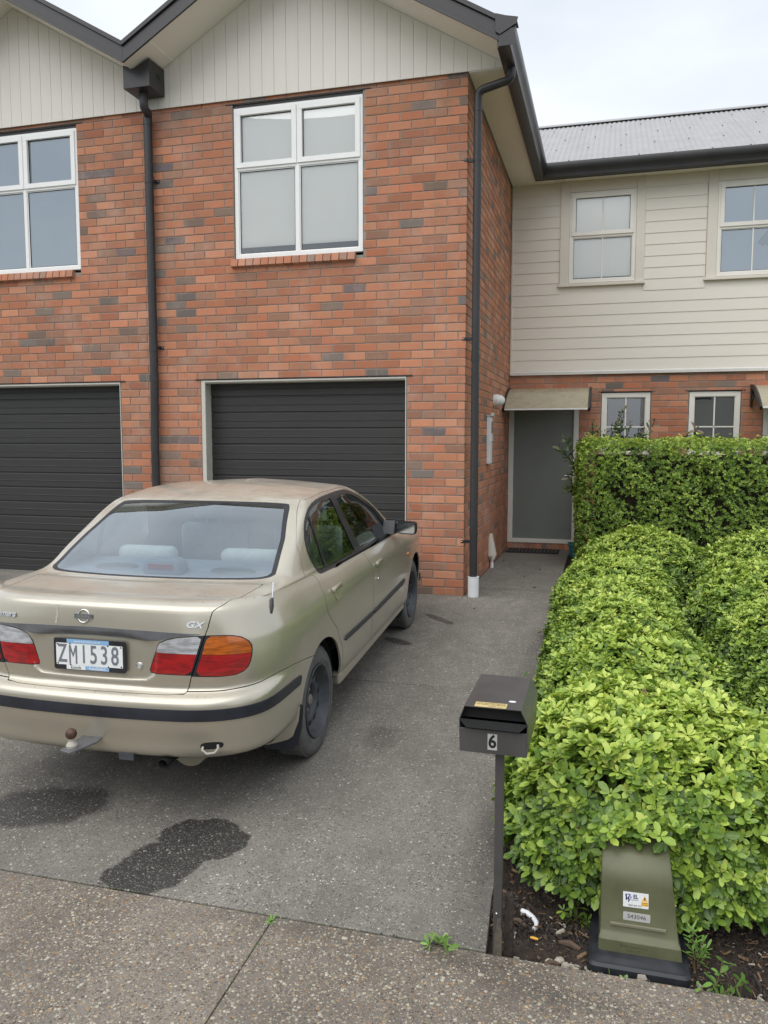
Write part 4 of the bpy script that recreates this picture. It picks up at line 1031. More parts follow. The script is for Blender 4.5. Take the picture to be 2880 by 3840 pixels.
# daylight openings
sidem = lambda V: V[:, 0] > .40
DLO = chaikin([(.125, 1.045), (.092, 1.11), (.090, 1.165), (.132, 1.24), (.232, 1.318), (.380, 1.374), (.55, 1.394), (.80, 1.394), (1.0, 1.392), (1.20, 1.380), (1.40, 1.332), (1.70, 1.208), (1.93, 1.060), (2.06, .945), (2.0, .925), (1.01, .966), (.177, .998), (.142, 1.012)], 1)
QG = chaikin([(.286, 1.322), (.160, 1.240), (.118, 1.165), (.122, 1.10), (.150, 1.045), (.200, 1.024), (.304, 1.018)], 2, keep=(0, 6))
RG = chaikin([(.312, 1.332), (.42, 1.360), (.58, 1.373), (.775, 1.370), (.965, .998), (.935, .986), (.328, 1.014)], 2, keep=(0, 6, 3, 4))
FG = chaikin([(.885, 1.366), (1.15, 1.358), (1.36, 1.315), (1.68, 1.190), (1.86, 1.075), (1.905, .962), (1.17, .978), (1.10, .99)], 2, keep=(0, 5, 6))
dlo, F = take(F, DLO, .0, mask=sidem)
panes = []
for nm, P in (('quarter_glass', QG), ('rear_door_glass', RG), ('front_door_glass', FG)):
    p_, dlo = take(dlo, P, .0); panes.append(p_)
# rear window and windscreen by ring coordinate
def xs_glass(S): return np.interp(S, [16.5, 17.6, 19, 20.2, 20.8], [.655, .642, .612, .556, .50])
m = lambda V: (V[:, 1] < .75)
RGL = [(-1, _Tm[RI['gb']]-.004)]
s0, s1 = _Tm[RI['gb']]-.010, _Tm[RI['gt']]+.006
rgp = [(-.3, s0)]+[(.20, s0), (.45, s0), (.62, s0), (.664, s0+.012), (.671, s0+.035), (.661, s0+.12), (.628, s0+.36), (.592, s0+.52), (.566, s0+.66), (.545, s0+.722), (.50, s1-.012), (.40, s1-.003), (.2, s1), (-.3, s1)]
rear_m = lambda V: (V[:, 1] < .62) & (V[:, 2] > 1.0)
rw, F = take(F, rgp, .0, 'xs', rear_m)
rgi = [(-.3, s0+.020), (.45, s0+.022), (.60, s0+.024), (.640, s0+.040), (.645, s0+.06), (.637, s0+.12), (.604, s0+.36), (.566, s0+.52), (.540, s0+.645), (.515, s0+.69), (.45, s1-.040), (.2, s1-.030), (-.3, s1-.028)]
rg, rw = take(rw, rgi, .0, 'xs')
# windscreen: front facing part of the greenhouse
fm = lambda V: (V[:, 1] > .9) & (V[:, 2] > .93)
f0, f1 = _Tm[RI['gb']]+.02, _Tm[RI['g3']]+.02
ws, F = take(F, [(-.3, f0), (.60, f0), (.585, f0+.3), (.50, f1), (-.3, f1)], .0, 'xs', fm)
# lid, lamps, garnish, bumper, doors
sz = lambda v: float(np.interp(v, np.arange(len(_Tm)), _Tm))
lid_x = [(7.35, .440), (7.5, .470), (9.0, .499), (9.8, .528), (10.8, .555), (11.3, .570), (12.5, .582), (14.0, .618), (14.6, .642), (15.5, .655), (16.15, .662)]
lid = [(-.3, sz(7.3))]+[(.40, sz(7.3)), (.452, sz(7.3)+.010)]+[(x, sz(v)) for v, x in lid_x[1:]]+[(-.3, sz(16.15))]
lm_ = lambda V: (V[:, 1] < -.25)
lidF, F = take(F, lid, GAP, 'xs', lm_)
rm = lambda V: (V[:, 1] < -.55) & (V[:, 2] < 1.0)
LL = chaikin([(.346, .902), (.44, .921), (.50, .925), (.60, .927), (.60, .739), (.40, .742), (.288, .745), (.322, .845)], 1, keep=(3, 4, 6))
lampL, lidF = take(lidF, LL, .0, 'xz', rm)
GR = [(-.3, .951), (0, .951), (.30, .944), (.60, .930), (.60, .9275), (.50, .9255), (.44, .9215), (.346, .9030), (.30, .899), (0, .911), (-.3, .911)]
garn, lidF = take(lidF, GR, .0, 'xz', rm)
OL = chaikin([(.50, .928), (.645, .926), (.70, .915), (.735, .892), (.752, .85), (.745, .778), (.722, .742), (.672, .730), (.47, .737)], 1, keep=(0, 8))
lampO, F = take(F, OL, .0, 'xz', rm)
# body/bumper seam
def zb(y): return np.interp(y, [-1.1, -.86, -.75, -.64, -.5, -.35, -.2], [.6645, .667, .676, .690, .681, .662, .636])
d = Sf.V[:, 2]-zb(Sf.V[:, 1]); d = np.where(Sf.V[:, 1] < .0, d, .05)
bump, F = Sf.split(F, d+.002); d = Sf.V[:, 2]-zb(Sf.V[:, 1]); d = np.where(Sf.V[:, 1] < .0, d, .05); _, F = Sf.split(F, d-.002)
# bumper strip
ST = [(-1.3, .553), (-.40, .546), (-.375, .597), (-.62, .604), (-1.3, .607)]
strip, bump = take(bump, ST, .0, 'yz')
def map3(x, y, z):
    P = G_.reshape(-1, 3); d2 = ((P-np.array([x, y, z]))**2).sum(1); k = np.argsort(d2)[:4]; w = 1/(d2[k]+1e-7); w /= w.sum(); nu = len(ui_)
    return float((umet(ui_[k % nu])*w).sum()), float((smet(vi_[k//nu])*w).sum())
_Pu = np.array([r for _, r in body_rings()]); _Tu = np.concatenate([[0], np.cumsum(np.linalg.norm(np.diff(_Pu, axis=1), axis=2).mean(0))])
def umet(U): return np.interp(U, np.arange(len(_Tu)), _Tu)
def take_us(F, poly, gap=GAP):
    P = lambda: sdpoly(np.stack([umet(Sf.U), smet(Sf.S)], 1), poly)
    ins, r = Sf.split(F, P()+gap); band, out_ = Sf.split(r, P()-gap); return ins, out_
RD = [(.43, 1.402), (.295, 1.362), (.142, 1.286), (.02, 1.21), (-.004, 1.138), (.016, 1.026), (.043, .911), (.056, .816), (.118, .745), (.203, .684), (.262, .61), (.318, .53), (.348, .45), (.362, .375), (1.012, .360), (1.046, .53), (1.069, .756), (1.064, .846), (1.034, .961), (.845, 1.4035), (.7, 1.4065), (.55, 1.406)]
FD = [(.850, 1.4035), (1.0, 1.4015), (1.22, 1.389), (1.44, 1.336), (1.74, 1.212), (1.99, 1.062), (2.10, .955), (2.13, .894), (2.173, .775), (2.225, .656), (2.195, .555), (2.155, .415), (2.10, .354), (1.018, .360), (1.051, .53), (1.074, .756), (1.069, .846), (1.038, .961)]
SG = sz(21.7)
def lat(y, z): return float(on_side(y, z)[0].x)
up_pts = [(.602, .299, 1.365), (.646, .143, 1.284), (.675, .07, 1.245), (.696, .012, 1.206), (.729, -.007, 1.138), (.775, .015, 1.026)]
A_ = [map3(*p) for p in up_pts]; Bp = map3(.640, .825, 1.395)
RDu = [(map3(.60, .36, 1.39)[0], SG)]+A_+[map3(lat(y, z), y, z) for y, z in RD[6:]if z < 1.0]+[(Bp[0], SG)]
FDu = [(Bp[0]+.006, SG), (map3(.64, 1.2, 1.38)[0], SG)]+[map3(lat(y, z), y, z) for y, z in FD[3:] if True]
def smooth_seam(P, keep): return chaikin(P, 3, keep)
nR = len(RDu); nF = len(FDu)
kR = (0, nR-1, 1+len(A_)+[i for i, p in enumerate([q for q in RD[6:] if q[1] < 1.0]) if p == (.362, .375)][0], 1+len(A_)+[i for i, p in enumerate([q for q in RD[6:] if q[1] < 1.0]) if p == (1.012, .360)][0])
kF = (0, nF-1, [i for i, p in enumerate(FD[3:]) if p == (2.10, .354)][0]+2, [i for i, p in enumerate(FD[3:]) if p == (1.018, .360)][0]+2)
rd, F = take_us(F, smooth_seam(RDu, kR)); fd, F = take_us(F, smooth_seam(FDu, kF))
# hood / front guard line and front bumper
fb = Sf.V[:, 2]-.56; fb = np.where(Sf.V[:, 1] > 2.7, fb, .05); fbump, F = Sf.split(F, fb)
# strips on the doors
RS = [(.358, .548), (1.040, .531), (1.040, .560), (.358, .578)]; FS = [(1.056, .5305), (2.095, .514), (2.11, .552), (1.056, .5595)]
rstrip, rd = take(rd, RS, .0); fstrip, fd = take(fd, FS, .0)
# trim above the DLO belt etc.
def lamp_split(F_, x0, z0, x1, z1):
    d = Sf.V[:, 2]-np.interp(Sf.V[:, 0], [x0, x1], [z0, z1]); return Sf.split(F_, d)
body = car_part('body', F, 'champagne_paint', CAR)
def lamp(F_, poly, zl, top, name, both_sides=True):
    """bezel ring, lower red and upper coloured lens, on both sides"""
    inn = [(x, z) for x, z in poly]
    for sd2 in (1, -1):
        pass
    d = sdpoly(np.stack([Sf.V[:, 0], Sf.V[:, 2]], 1), poly)
    core, bez = Sf.split(F_, d+.0045)
    lo, hi = lamp_split(core, *zl)
    lo2, _ = Sf.split(lo, (Sf.V[:, 2]-np.interp(Sf.V[:, 0], [zl[0], zl[2]], [zl[1], zl[3]]))+.0015)
    for sd2 in (1, -1):
        b = car_part(name, bez, 'car_black_trim', CAR, -.002, .02, both=False, side=sd2)
        tag(b, label=None)
        car_part('red_lens', lo2, 'lens_red', b, .001, .004, both=False, side=sd2)
        car_part('upper_lens', hi, top, b, .001, .004, both=False, side=sd2)
LLs = chaikin([(.346, .902), (.44, .921), (.50, .925), (.552, .927), (.540, .88), (.499, .739), (.40, .742), (.288, .745), (.322, .845)], 1, keep=(3, 5, 7))
OLs = chaikin([(.564, .928), (.645, .926), (.70, .915), (.735, .892), (.752, .85), (.745, .778), (.722, .742), (.672, .730), (.510, .737), (.545, .84)], 1, keep=(0, 8))
lamp(lampL, LLs, (.30, .847, .56, .840), 'lens_clear', 'lid_lamp')
lamp(lampO, OLs, (.52, .841, .76, .829), 'lens_amber', 'tail_lamp')
lid_o = car_part('boot_lid', lidF, 'champagne_paint', CAR)
car_part('garnish', garn, 'garnish_grey', lid_o, .004, .014)
bmp = car_part('rear_bumper', bump, 'champagne_paint', CAR, 0, .02)
car_part('bumper_strip', strip, 'bumper_strip', bmp, .006, .012)
car_part('front_bumper', fbump, 'champagne_paint', CAR)
for sd2 in (1, -1):
    r1 = car_part('rear_door', rd, 'champagne_paint', CAR, both=False, side=sd2); r2 = car_part('front_door', fd, 'champagne_paint', CAR, both=False, side=sd2)
    car_part('rub_strip', rstrip, 'bumper_strip', r1, .009, .013, both=False, side=sd2); car_part('rub_strip', fstrip, 'bumper_strip', r2, .009, .013, both=False, side=sd2)
    wt = car_part('window_trim', dlo, 'car_black_trim', CAR, -.001, .012, both=False, side=sd2)
    for nm, p_ in zip(('quarter_glass', 'rear_door_glass', 'front_door_glass'), panes): car_part('side_glass', p_, 'car_glass', wt, -.005, 0, both=False, side=sd2)
rwt = car_part('rear_window_surround', rw, 'car_black_trim', CAR, -.002, .008)
car_part('rear_window', rg, 'rear_glass', rwt, -.003, 0)
car_part('windscreen', ws, 'car_glass', CAR, -.004, 0)
# dark liner behind the gaps (body sides below the glass, lid) and over the cabin roof
idxN = Sf.N
solid = F+lidF+bump+rd+fd+fbump+strip+garn+lampL+lampO
lin_ = car_part('liner', [q[::-1] for q in ALL if Sf.V[list(q), 2].mean() < 1.0 and Sf.V[list(q), 1].mean() > -2 and not (np.hypot(Sf.V[list(q), 1].mean()+.03, Sf.V[list(q), 2].mean()-.325) < .40 or np.hypot(Sf.V[list(q), 1].mean()-2.62, Sf.V[list(q), 2].mean()-.315) < .40)], 'under_black', CAR, -.022, 0)
_Nz = Sf.N; Sf.N = np.tile([0, 0, 1.], (len(Sf.V), 1)); lin2 = car_part('headlining', [q[::-1] for q in F if Sf.V[list(q), 2].mean() > 1.37 and Sf.V[list(q), 1].mean() < 1.3], 'seat_cloth', CAR, -.030, 0); Sf.N = _Nz
def cmb(name, mb, mat, parent=None, **k):
    me = mb.mesh(name, mat, **k); return link(name, me, parent or CAR)
# wheel wells and floor
for cy in (-.03, 2.62):
    for sx in (1, -1):
        m = MB(); v = []; n = 24
        for xx in (.795, .50):
            for k in range(n+1): a = math.pi*k/n; v.append((sx*xx, cy+.356*math.cos(a), .325+.356*math.sin(a)))
        f = [(k, k+1, n+2+k, n+1+k) for k in range(n)]+[tuple(range(n+1, 2*n+2))]
        m.add(v, f); cmb('wheel_well', m, 'under_black')
m = MB(); m.box(-.78, .78, .34, 3.2, .30, .36); m.box(-.52, .52, -.84, .34, .34, .42); cmb('floor_pan', m, 'under_black')
m = MB(); m.box(-.83, .83, .36, 2.22, .268, .345); cmb('sill_panel', m, 'champagne_paint', bevel=.02)
# wheels
def wheel(cx, cy, sx, first):
    w = empty('wheel', (0, 0, 0)); 
    return w
WHM = {}
def wheel_meshes():
    I = Matrix.Identity(4)
    t = MB(); prof = [(.198, -.150), (.215, -.168), (.255, -.178), (.285, -.170), (.302, -.150), (.307, -.12), (.308, -.07), (.307, -.035), (.302, -.014), (.292, -.004), (.270, .003), (.240, .004), (.218, -.002), (.203, -.010), (.196, -.018)]
    t.lathe(prof, I, 64); t.lathe([(.2335, .0049), (.2365, .0056), (.2395, .0049)], I, 64)
    WHM['tyre'] = t.mesh('tyre', 'tyre_rubber', smooth=True, auto=60)
    tr = MB()
    for k in range(56):
        a = 2*math.pi*k/56
        for h, tw in ((-.135, .12), (-.045, -.12)):
            M = Matrix.Rotation(a+tw*.1, 4, 'Z') @ Matrix.Translation((.308, 0, h)) @ Matrix.Rotation(tw, 4, 'X'); tr.box(-.004, .0022, -.011, .011, -.026, .026, M)
    for h in (-.09, -.12, -.06): tr.lathe([(.3085, h-.002), (.3085, h+.002)], I, 64)
    WHM['tread'] = tr.mesh('tread', 'tyre_rubber')
    r_ = MB(); prof = [(.204, -.006), (.207, .000), (.202, .004), (.197, -.004), (.192, -.014), (.187, -.030), (.180, -.046), (.172, -.066), (.160, -.070), (.152, -.062), (.146, -.052), (.138, -.044), (.120, -.040), (.104, -.042), (.094, -.050), (.088, -.066), (.084, -.078), (.070, -.082), (.045, -.080), (.036, -.072), (.034, -.050), (.0005, -.048)]
    r_.lathe(prof, I, 64); WHM['rim'] = r_.mesh('rim', 'steel_rim', smooth=True, auto=50)
    h_ = MB(); h_.lathe([(.0001, .0012), (.0150, .0012), (.0160, -.004)], Matrix.Translation((0, 0, -.0405)) @ Matrix.Diagonal((.9, 1.25, 1, 1)), 14); WHM['vent_hole'] = h_.mesh('vent_hole', 'under_black')
    c_ = MB(); c_.lathe([(.0335, -.085), (.034, -.056), (.031, -.046), (.022, -.040), (.0005, -.038)], I, 24); WHM['hub_cap'] = c_.mesh('hub_cap', 'hub_cream', smooth=True)
    n_ = MB()
    for k in range(4):
        a = 2*math.pi*k/4+.6; M = Matrix.Rotation(a, 4, 'Z') @ Matrix.Translation((.057, 0, -.08)); n_.lathe([(.012, 0), (.012, .018), (.008, .026), (.0001, .027)], M, 6)
    WHM['wheel_nuts'] = n_.mesh('wheel_nuts', 'hub_cream')
wheel_meshes()
for cy, cz in ((.0, .306), (2.63, .300)):
    for sx in (1, -1):
        w = link('wheel', WHM['tyre'], CAR, (sx*.806, cy, cz), (random.uniform(0, 3) if False else 0, sx*math.pi/2, 0))
        for k in ('tread', 'rim', 'hub_cap', 'wheel_nuts'): link(k, WHM[k], w)
        for k in range(10): a_ = 2*math.pi*(k+.5)/10; link('vent_hole', WHM['vent_hole'], w, (.128*math.cos(a_), .128*math.sin(a_), 0), (0, 0, a_))
        w.rotation_euler = (Matrix.Rotation(sx*math.pi/2, 4, 'Y') @ Matrix.Rotation(.7 if cy < 1 else 2.0, 4, 'Z')).to_euler()
# mud flaps
for sx in (1, -1):
    for y0, dz in ((-.385, 0), (2.262, -.012)):
        up = [(.843, .432), (.816, .385), (.766, .311), (.683, .224), (.637, .200)]
        lowb = [(.637, .192), (.70, .205), (.772, .226), (.808, .252), (.838, .335), (.850, .432)]
        gl = [(x*sx, z+dz) for x, z in up+[(.66, .203), (.72, .222), (.772, .241), (.800, .262), (.832, .345)]]
        if y0 > 1: gl = [(x*.985, min(z, .33)) for x, z in gl]
        m = MB(); m.prism(gl, y0-.022, y0-.004, axis=1); cmb('guard_lip', m, 'champagne_paint', bevel=.004)
        bl = [(x*sx, z+dz) for x, z in up[:1]+[(.60, .43), (.60, .20), (.637, .176), (.72, .170), (.79, .185), (.822, .215), (.846, .31), (.856, .432)]]
        if y0 > 1: bl = [(x*.975, min(z, .34)) for x, z in bl]
        m = MB(); m.prism(bl, y0-.0035, y0+.004, axis=1); cmb('mud_flap', m, 'bumper_strip', bevel=.002)
# door handles, marker lamp, locks
def frame_at(p, n, sx=1):
    n = Vector((n.x*sx, n.y, n.z)).normalized(); yv = Vector((0, 1, 0)); yv = (yv-n*yv.dot(n)).normalized(); zv = n.cross(yv)*1.0
    if zv.z < 0: zv = -zv; 
    M = Matrix((yv*1, zv, n)).transposed().to_4x4(); M.translation = Vector((p.x*sx, p.y, p.z)); return M
dnames = [o for o in CAR.children if o.name.split('.')[0] in ('rear_door', 'front_door')]
for sx in (1, -1):
    for (y, z, pn) in ((.262, .878, 'rear_door'), (1.235, .842, 'front_door')):
        p, n = on_side(y, z); M = frame_at(p, n, sx)
        par = [o for o in dnames if o.name.startswith(pn)][0 if sx == 1 else 1]
        m = MB(); pr = [(.085, -.002), (.085, .008), (.075, .018), (-.070, .020), (-.085, .008), (-.085, -.002)]
        m.box(-.080, .082, .006, .036, -.001, .020, M); h = cmb('door_handle', m, 'champagne_paint', par, bevel=.009, smooth=True)
        m = MB(); m.prism(chaikin([(-.055, .006), (.055, .006), (.045, -.035), (.0, -.056), (-.045, -.035)], 2), -.006, .0022, axis=2, M=M); cmb('handle_cup', m, 'tow_grease' if False else 'champagne_paint', h, smooth=True, auto=30)
        m = MB(); m.box(-.060, .062, .014, .018, .0195, .0212, M); cmb('handle_slot', m, 'car_black_trim', h)
        if pn == 'front_door': m = MB(); m.lathe([(.0001, .004), (.009, .004), (.010, -.002)], M @ Matrix.Translation((-.055, -.085, 0)), 16); cmb('door_lock', m, 'chrome', par, smooth=True)
    p, n = on_side(2.285, .722); M = frame_at(p, n, sx); m = MB()
    m.lathe([(.0005, .012), (.018, .010), (.024, .004), (.025, -.002)], M @ Matrix.Diagonal((1.25, .85, 1, 1)), 20); cmb('side_repeater', m, 'lens_amber', smooth=True)
    # mirrors
    m = MB(); X = .915*sx
    M = Matrix.Translation((X, 1.885, 1.004)) @ Matrix.Rotation(-.12*sx, 4, 'Z')
    prof = chaikin([(-.085, -.030), (-.078, .046), (.072, .050), (.086, .030), (.084, -.044), (.066, -.052), (-.068, -.048)], 2)
    rings = [(.0, 1.0), (.03, 1.02), (.065, .92), (.10, .62), (.112, .25)]; v = []; n_ = len(prof)
    for dy, sc in rings: v += [M @ Vector((p*sc, dy, q*sc)) for p, q in prof]
    f = [(i*n_+k, (i+1)*n_+k, (i+1)*n_+(k+1) % n_, i*n_+(k+1) % n_) for i in range(len(rings)-1) for k in range(n_)]+[tuple(range(4*n_, 5*n_))]
    v2 = [M @ Vector((p*.90, 0, q*.88)) for p, q in prof]; o_ = len(v); v += v2; f += [(k, (k+1) % n_, o_+(k+1) % n_, o_+k) for k in range(n_)]
    v3 = [M @ Vector((p*.88, .008, q*.86)) for p, q in prof]; o3 = len(v); v += v3; f += [(o_+k, o_+(k+1) % n_, o3+(k+1) % n_, o3+k) for k in range(n_)]
    m.add(v, f); mr = cmb('door_mirror', m, 'car_black_trim', smooth=True, auto=40)
    m = MB(); m.add([M @ Vector((p*.88, .0075, q*.86)) for p, q in prof], [tuple(range(n_))]); 
    cmb('mirror_glass', m, 'mirror_silver' if 'mirror_silver' in MATS else 'chrome', mr)
    m = MB(); m.prism([(1.84, .955), (1.93, .948), (2.02, .962), (1.97, 1.02), (1.90, 1.06)], .735 if sx > 0 else -.835, .835 if sx > 0 else -.735, axis=0); m.box(min(.80*sx, .87*sx), max(.80*sx, .87*sx), 1.90, 1.955, .965, .992); cmb('mirror_base', m, 'car_black_trim', mr, bevel=.006)
# tail: badges, plate, lock, antenna, tow ball, eye
def rear_pt(x, z):
    D2 = (Sf.V[:, 0]-abs(x))**2+(Sf.V[:, 2]-z)**2+np.where(Sf.V[:, 1] > -.5, 9, 0); k = np.argsort(D2)[:4]; w_ = 1/(D2[k]+1e-6); p = (Sf.V[k]*w_[:, None]).sum(0)/w_.sum(); n = Sf.N[k].mean(0)
    if x < 0: p = p*[-1, 1, 1]; n = n*[-1, 1, 1]
    return Vector(p), Vector(n).normalized()
def rear_M(x, z, lift=.002):
    p, n = rear_pt(x, z); xv = Vector((1, 0, 0)); xv = (xv-n*xv.dot(n)).normalized(); zv = n.cross(xv); M = Matrix((xv, zv, n)).transposed().to_4x4(); M.translation = p+n*lift; return M
def put_text(name, s, M, size, mat, parent, **k):
    me = text_mesh(s, size, mat, **k); o = link(name, me, parent); o.matrix_local = M; return o
def torus(mb, M, R, r, n=40, k=10):
    pts = [M @ Vector((R*math.cos(2*math.pi*i/n), R*math.sin(2*math.pi*i/n), 0)) for i in range(n)]
    v = []; 
    for i in range(n):
        for j in range(k): a = 2*math.pi*i/n; b = 2*math.pi*j/k; v.append(M @ Vector(((R+r*math.cos(b))*math.cos(a), (R+r*math.cos(b))*math.sin(a), r*.8*math.sin(b))))
    mb.add(v, [(i*k+j, ((i+1) % n)*k+j, ((i+1) % n)*k+(j+1) % k, i*k+(j+1) % k) for i in range(n) for j in range(k)])
M = rear_M(-.045, .994, .003); m = MB(); torus(m, M, .030, .0036); b = cmb('badge', m, 'chrome', lid_o, smooth=True)
m = MB(); m.box(-.048, .048, -.0095, .0095, -.001, .004, M); bb = cmb('badge_bar', m, 'garnish_grey', b, bevel=.001)
m = MB()
for q in (-.0105, .0095): m.box(-.048, .048, q, q+.0015, .003, .0055, M)
cmb('badge_edge', m, 'chrome', b)
put_text('badge_lettering', 'NISSAN', M @ Matrix.Translation((0, 0, .0045)), .0175, 'chrome', b, ext=.0008, sx=1.15)
M = rear_M(.508, .974, .002); put_text('lettering', 'GX', M @ Matrix.Translation((0, 0, .001)), .040, 'chrome', lid_o, ext=.0016, sx=1.35, bevel=.0012, shear=.3)
M = rear_M(-.505, .977, .002); put_text('lettering', 'Primera', M @ Matrix.Translation((0, 0, .001)), .040, 'chrome', lid_o, ext=.0016, sx=1.25, bevel=.0012, shear=.3)
m = MB(); torus(m, rear_M(.245, .775, .002), .013, .004); lk = cmb('boot_lock', m, 'chrome', lid_o, smooth=True)
m = MB(); m.lathe([(.0001, .006), (.010, .006), (.012, 0)], rear_M(.245, .775, .001), 20); cmb('key_slot', m, 'plate_alu', lk, smooth=True)
for (x_, z0_, z1_, w_) in ((-.190, .957, 1.040, .005), (-.184, .985, 1.0, .008), (-.192, 1.036, 1.052, .015)):
    m = MB(); zz = np.linspace(z0_, z1_, 6); v = []
    for z_ in zz: M = rear_M(x_, float(z_), .0009); v += [M @ Vector((-w_*(.7+.3*math.sin(z_*200)), 0, 0)), M @ Vector((w_, 0, 0))]
    m.add(v, [(2*i, 2*i+1, 2*i+3, 2*i+2) for i in range(5)]); cmb('paint_flake', m, 'primer_streak', lid_o)
yp = rear_pt(0, .81)[0].y; PM = Matrix.Translation((-.005, yp-.014, .817)) @ Matrix.Rotation(math.pi/2-math.radians(3), 4, 'X')
m = MB()
P_ = chaikin([(-.190, -.074), (.190, -.074), (.190, .074), (-.190, .074)], 0)
def rrect(w, h, r, n=5):
    o = []
    for cx, cy, a0 in ((w-r, h-r, 0), (-w+r, h-r, 90), (-w+r, -h+r, 180), (w-r, -h+r, 270)):
        for k in range(n+1): a = math.radians(a0+90*k/n); o.append((cx+r*math.cos(a), cy+r*math.sin(a)))
    return o
m.prism(rrect(.190, .076, .012), -.006, .004, axis=2, M=PM); pl = cmb('number_plate', m, 'plastic_black', bevel=.0015)
m = MB(); m.prism(rrect(.176, .052, .004), .0035, .0052, axis=2, M=PM); cmb('plate_sheet', m, 'sticker_white', pl)
m = MB(); m.box(-.118, .105, .0535, .0725, .0038, .0050, PM); cmb('frame_strip', m, 'ink_lightblue', pl)
m = MB(); m.box(-.122, .102, -.0725, -.0525, .0040, .0054, PM); cmb('frame_strip', m, 'sticker_white', pl)
m = MB(); m.box(-.022, .101, -.0720, -.0535, .0052, .0057, PM); cmb('frame_strip', m, 'ink_lightblue', pl)
m = MB(); hh, ww, st = .0445, .0215, .0085
m.prism([(-ww, -hh), (-ww+st, -hh), (-ww+st, hh*.42), (0, -hh*.30), (ww-st, hh*.42), (ww-st, -hh), (ww, -hh), (ww, hh), (ww-st*1.05, hh), (0, hh*.10), (-ww+st*1.05, hh), (-ww, hh)], .0052, .0062, axis=2, M=PM @ Matrix.Translation((-.085, -.001, 0))); cmb('plate_character', m, 'ink_grey', pl)
for ch, px_, w_ in (('Z', -.142, .72), ('1', -.028, .72), ('5', .024, .80), ('3', .080, .80), ('8', .136, .80)):
    put_text('plate_character', ch, PM @ Matrix.Translation((px_, -.001, .0055)), .124, 'ink_grey', pl, ext=.0010, sx=w_*.86, bevel=.0012)
put_text('plate_print', 'www.autoselect.co.nz', PM @ Matrix.Translation((-.01, .063, .0053)), .0155, 'ink_white', pl, ext=.0002)
put_text('plate_print', 'Esanda', PM @ Matrix.Translation((-.072, -.063, .0058)), .020, 'ink_black', pl, ext=.0002)
put_text('plate_print', 'AutoSelect', PM @ Matrix.Translation((.040, -.063, .0060)), .020, 'ink_white', pl, ext=.0002, bevel=.0003)
m = MB()
for qx, qy in ((-.168, .046), (.168, .046), (-.168, -.046), (.168, -.046), (-.1, .050), (.1, .050), (-.1, -.05), (.1, -.05)): m.lathe([(.0001, .008), (.0035, .007), (.004, .004)], PM @ Matrix.Translation((qx, qy, 0)), 10)
cmb('plate_clips', m, 'plastic_black', pl)
AP, _n = on_side(-.575, 1.0); AP = Vector((.772, -.575, 1.008))
m = MB(); m.tube([AP+Vector((.006, -.035, -.034)), AP+Vector((.003, -.012, -.004)), AP+Vector((0, .014, .030))], [.011, .014, .006], 14); an = cmb('aerial', m, 'plastic_black', smooth=True)
m = MB(); m.tube([AP+Vector((0, .012, .026)), AP+Vector((-.012, .060, .092))], .0028, 8); m.tube([AP+Vector((-.011, .058, .090)), AP+Vector((-.012, .062, .096))], .0042, 8); cmb('aerial_mast', m, 'chrome', an, smooth=True)
m = MB(); m.prism([(-.040, -1.150), (.022, -1.168), (.075, -1.03), (.05, -.86), (-.03, -.86)], .430, .440, axis=2); tb = cmb('tow_bar', m, 'garnish_grey', bevel=.002)
m = MB(); m.ball((-.002, -1.115, .504), .0255, 20); cmb('tow_ball', m, 'rust_ball', tb, smooth=True)
m = MB(); m.lathe([(.024, .440), (.026, .452), (.020, .462), (.013, .470), (.012, .486)], Matrix.Translation((-.002, -1.115, 0)), 20); m.lathe([(.015, .428), (.013, .412), (.0001, .410)], Matrix.Translation((-.002, -1.115, 0)), 12); cmb('tow_neck', m, 'tow_grease', tb, smooth=True)
m = MB(); m.box(.135, .215, -.965, -.90, .325, .362); cmb('trailer_socket', m, 'steel_rim', bevel=.004)
pe, ne = rear_pt(.60, .425)
m = MB(); m.prism(chaikin([(-.052, -.019), (.052, -.022), (.056, .014), (-.05, .018)], 2), -.004, .0012, axis=2, M=rear_M(.60, .424, .0)); ey = cmb('tow_eye_recess', m, 'under_black', bmp)
m = MB(); ME = rear_M(.60, .412, .0); m.tube([ME @ Vector(p) for p in ((-.036, .010, -.01), (-.038, -.004, .014), (-.018, -.017, .024), (.018, -.016, .024), (.034, -.002, .014), (.032, .010, -.01))], .0065, 10); cmb('tow_eye', m, 'tow_grease', ey, smooth=True)
m = MB(); m.tube([(.40, -.78, .335), (.42, -.55, .33)], .10, 24); cmb('muffler', m, 'silver_muffler', smooth=True)
m = MB(); m.tube([(.36, -.955, .318), (.37, -.80, .325)], .024, 16, caps=False); cmb('tail_pipe', m, 'under_black', smooth=True)
# cabin
m = MB(); m.prism([(-.40, 1.050), (.16, 1.062), (.16, 1.03), (-.40, 1.02)], -.66, .66, axis=0); cmb('parcel_shelf', m, 'shelf_grey', bevel=.004)
for sx in (-1, 1):
    m = MB(); m.lathe([(.0001, .016), (.10, .014), (.125, .010), (.135, 0)], Matrix.Translation((sx*.36, -.10, 1.056)) @ Matrix.Diagonal((1, .55, 1, 1)), 32); cmb('speaker_grille', m, 'garnish_grey', smooth=True)
m = MB(); m.prism([(-.115, 0), (.115, 0), (.105, .055), (.08, .078), (-.08, .078), (-.105, .055)], -.25, -.13, axis=1, M=Matrix.Translation((.0, 0, 1.058))); hb = cmb('high_brake_light', m, 'shelf_grey', bevel=.012, smooth=True)
m = MB(); m.box(-.075, .075, -.256, -.2495, 1.085, 1.118); cmb('brake_lens', m, 'lens_red', hb, bevel=.004)
def cushion(x0, x1, y0, y1, z0, z1, b):
    m = MB(); m.box(x0, x1, y0, y1, z0, z1); return m
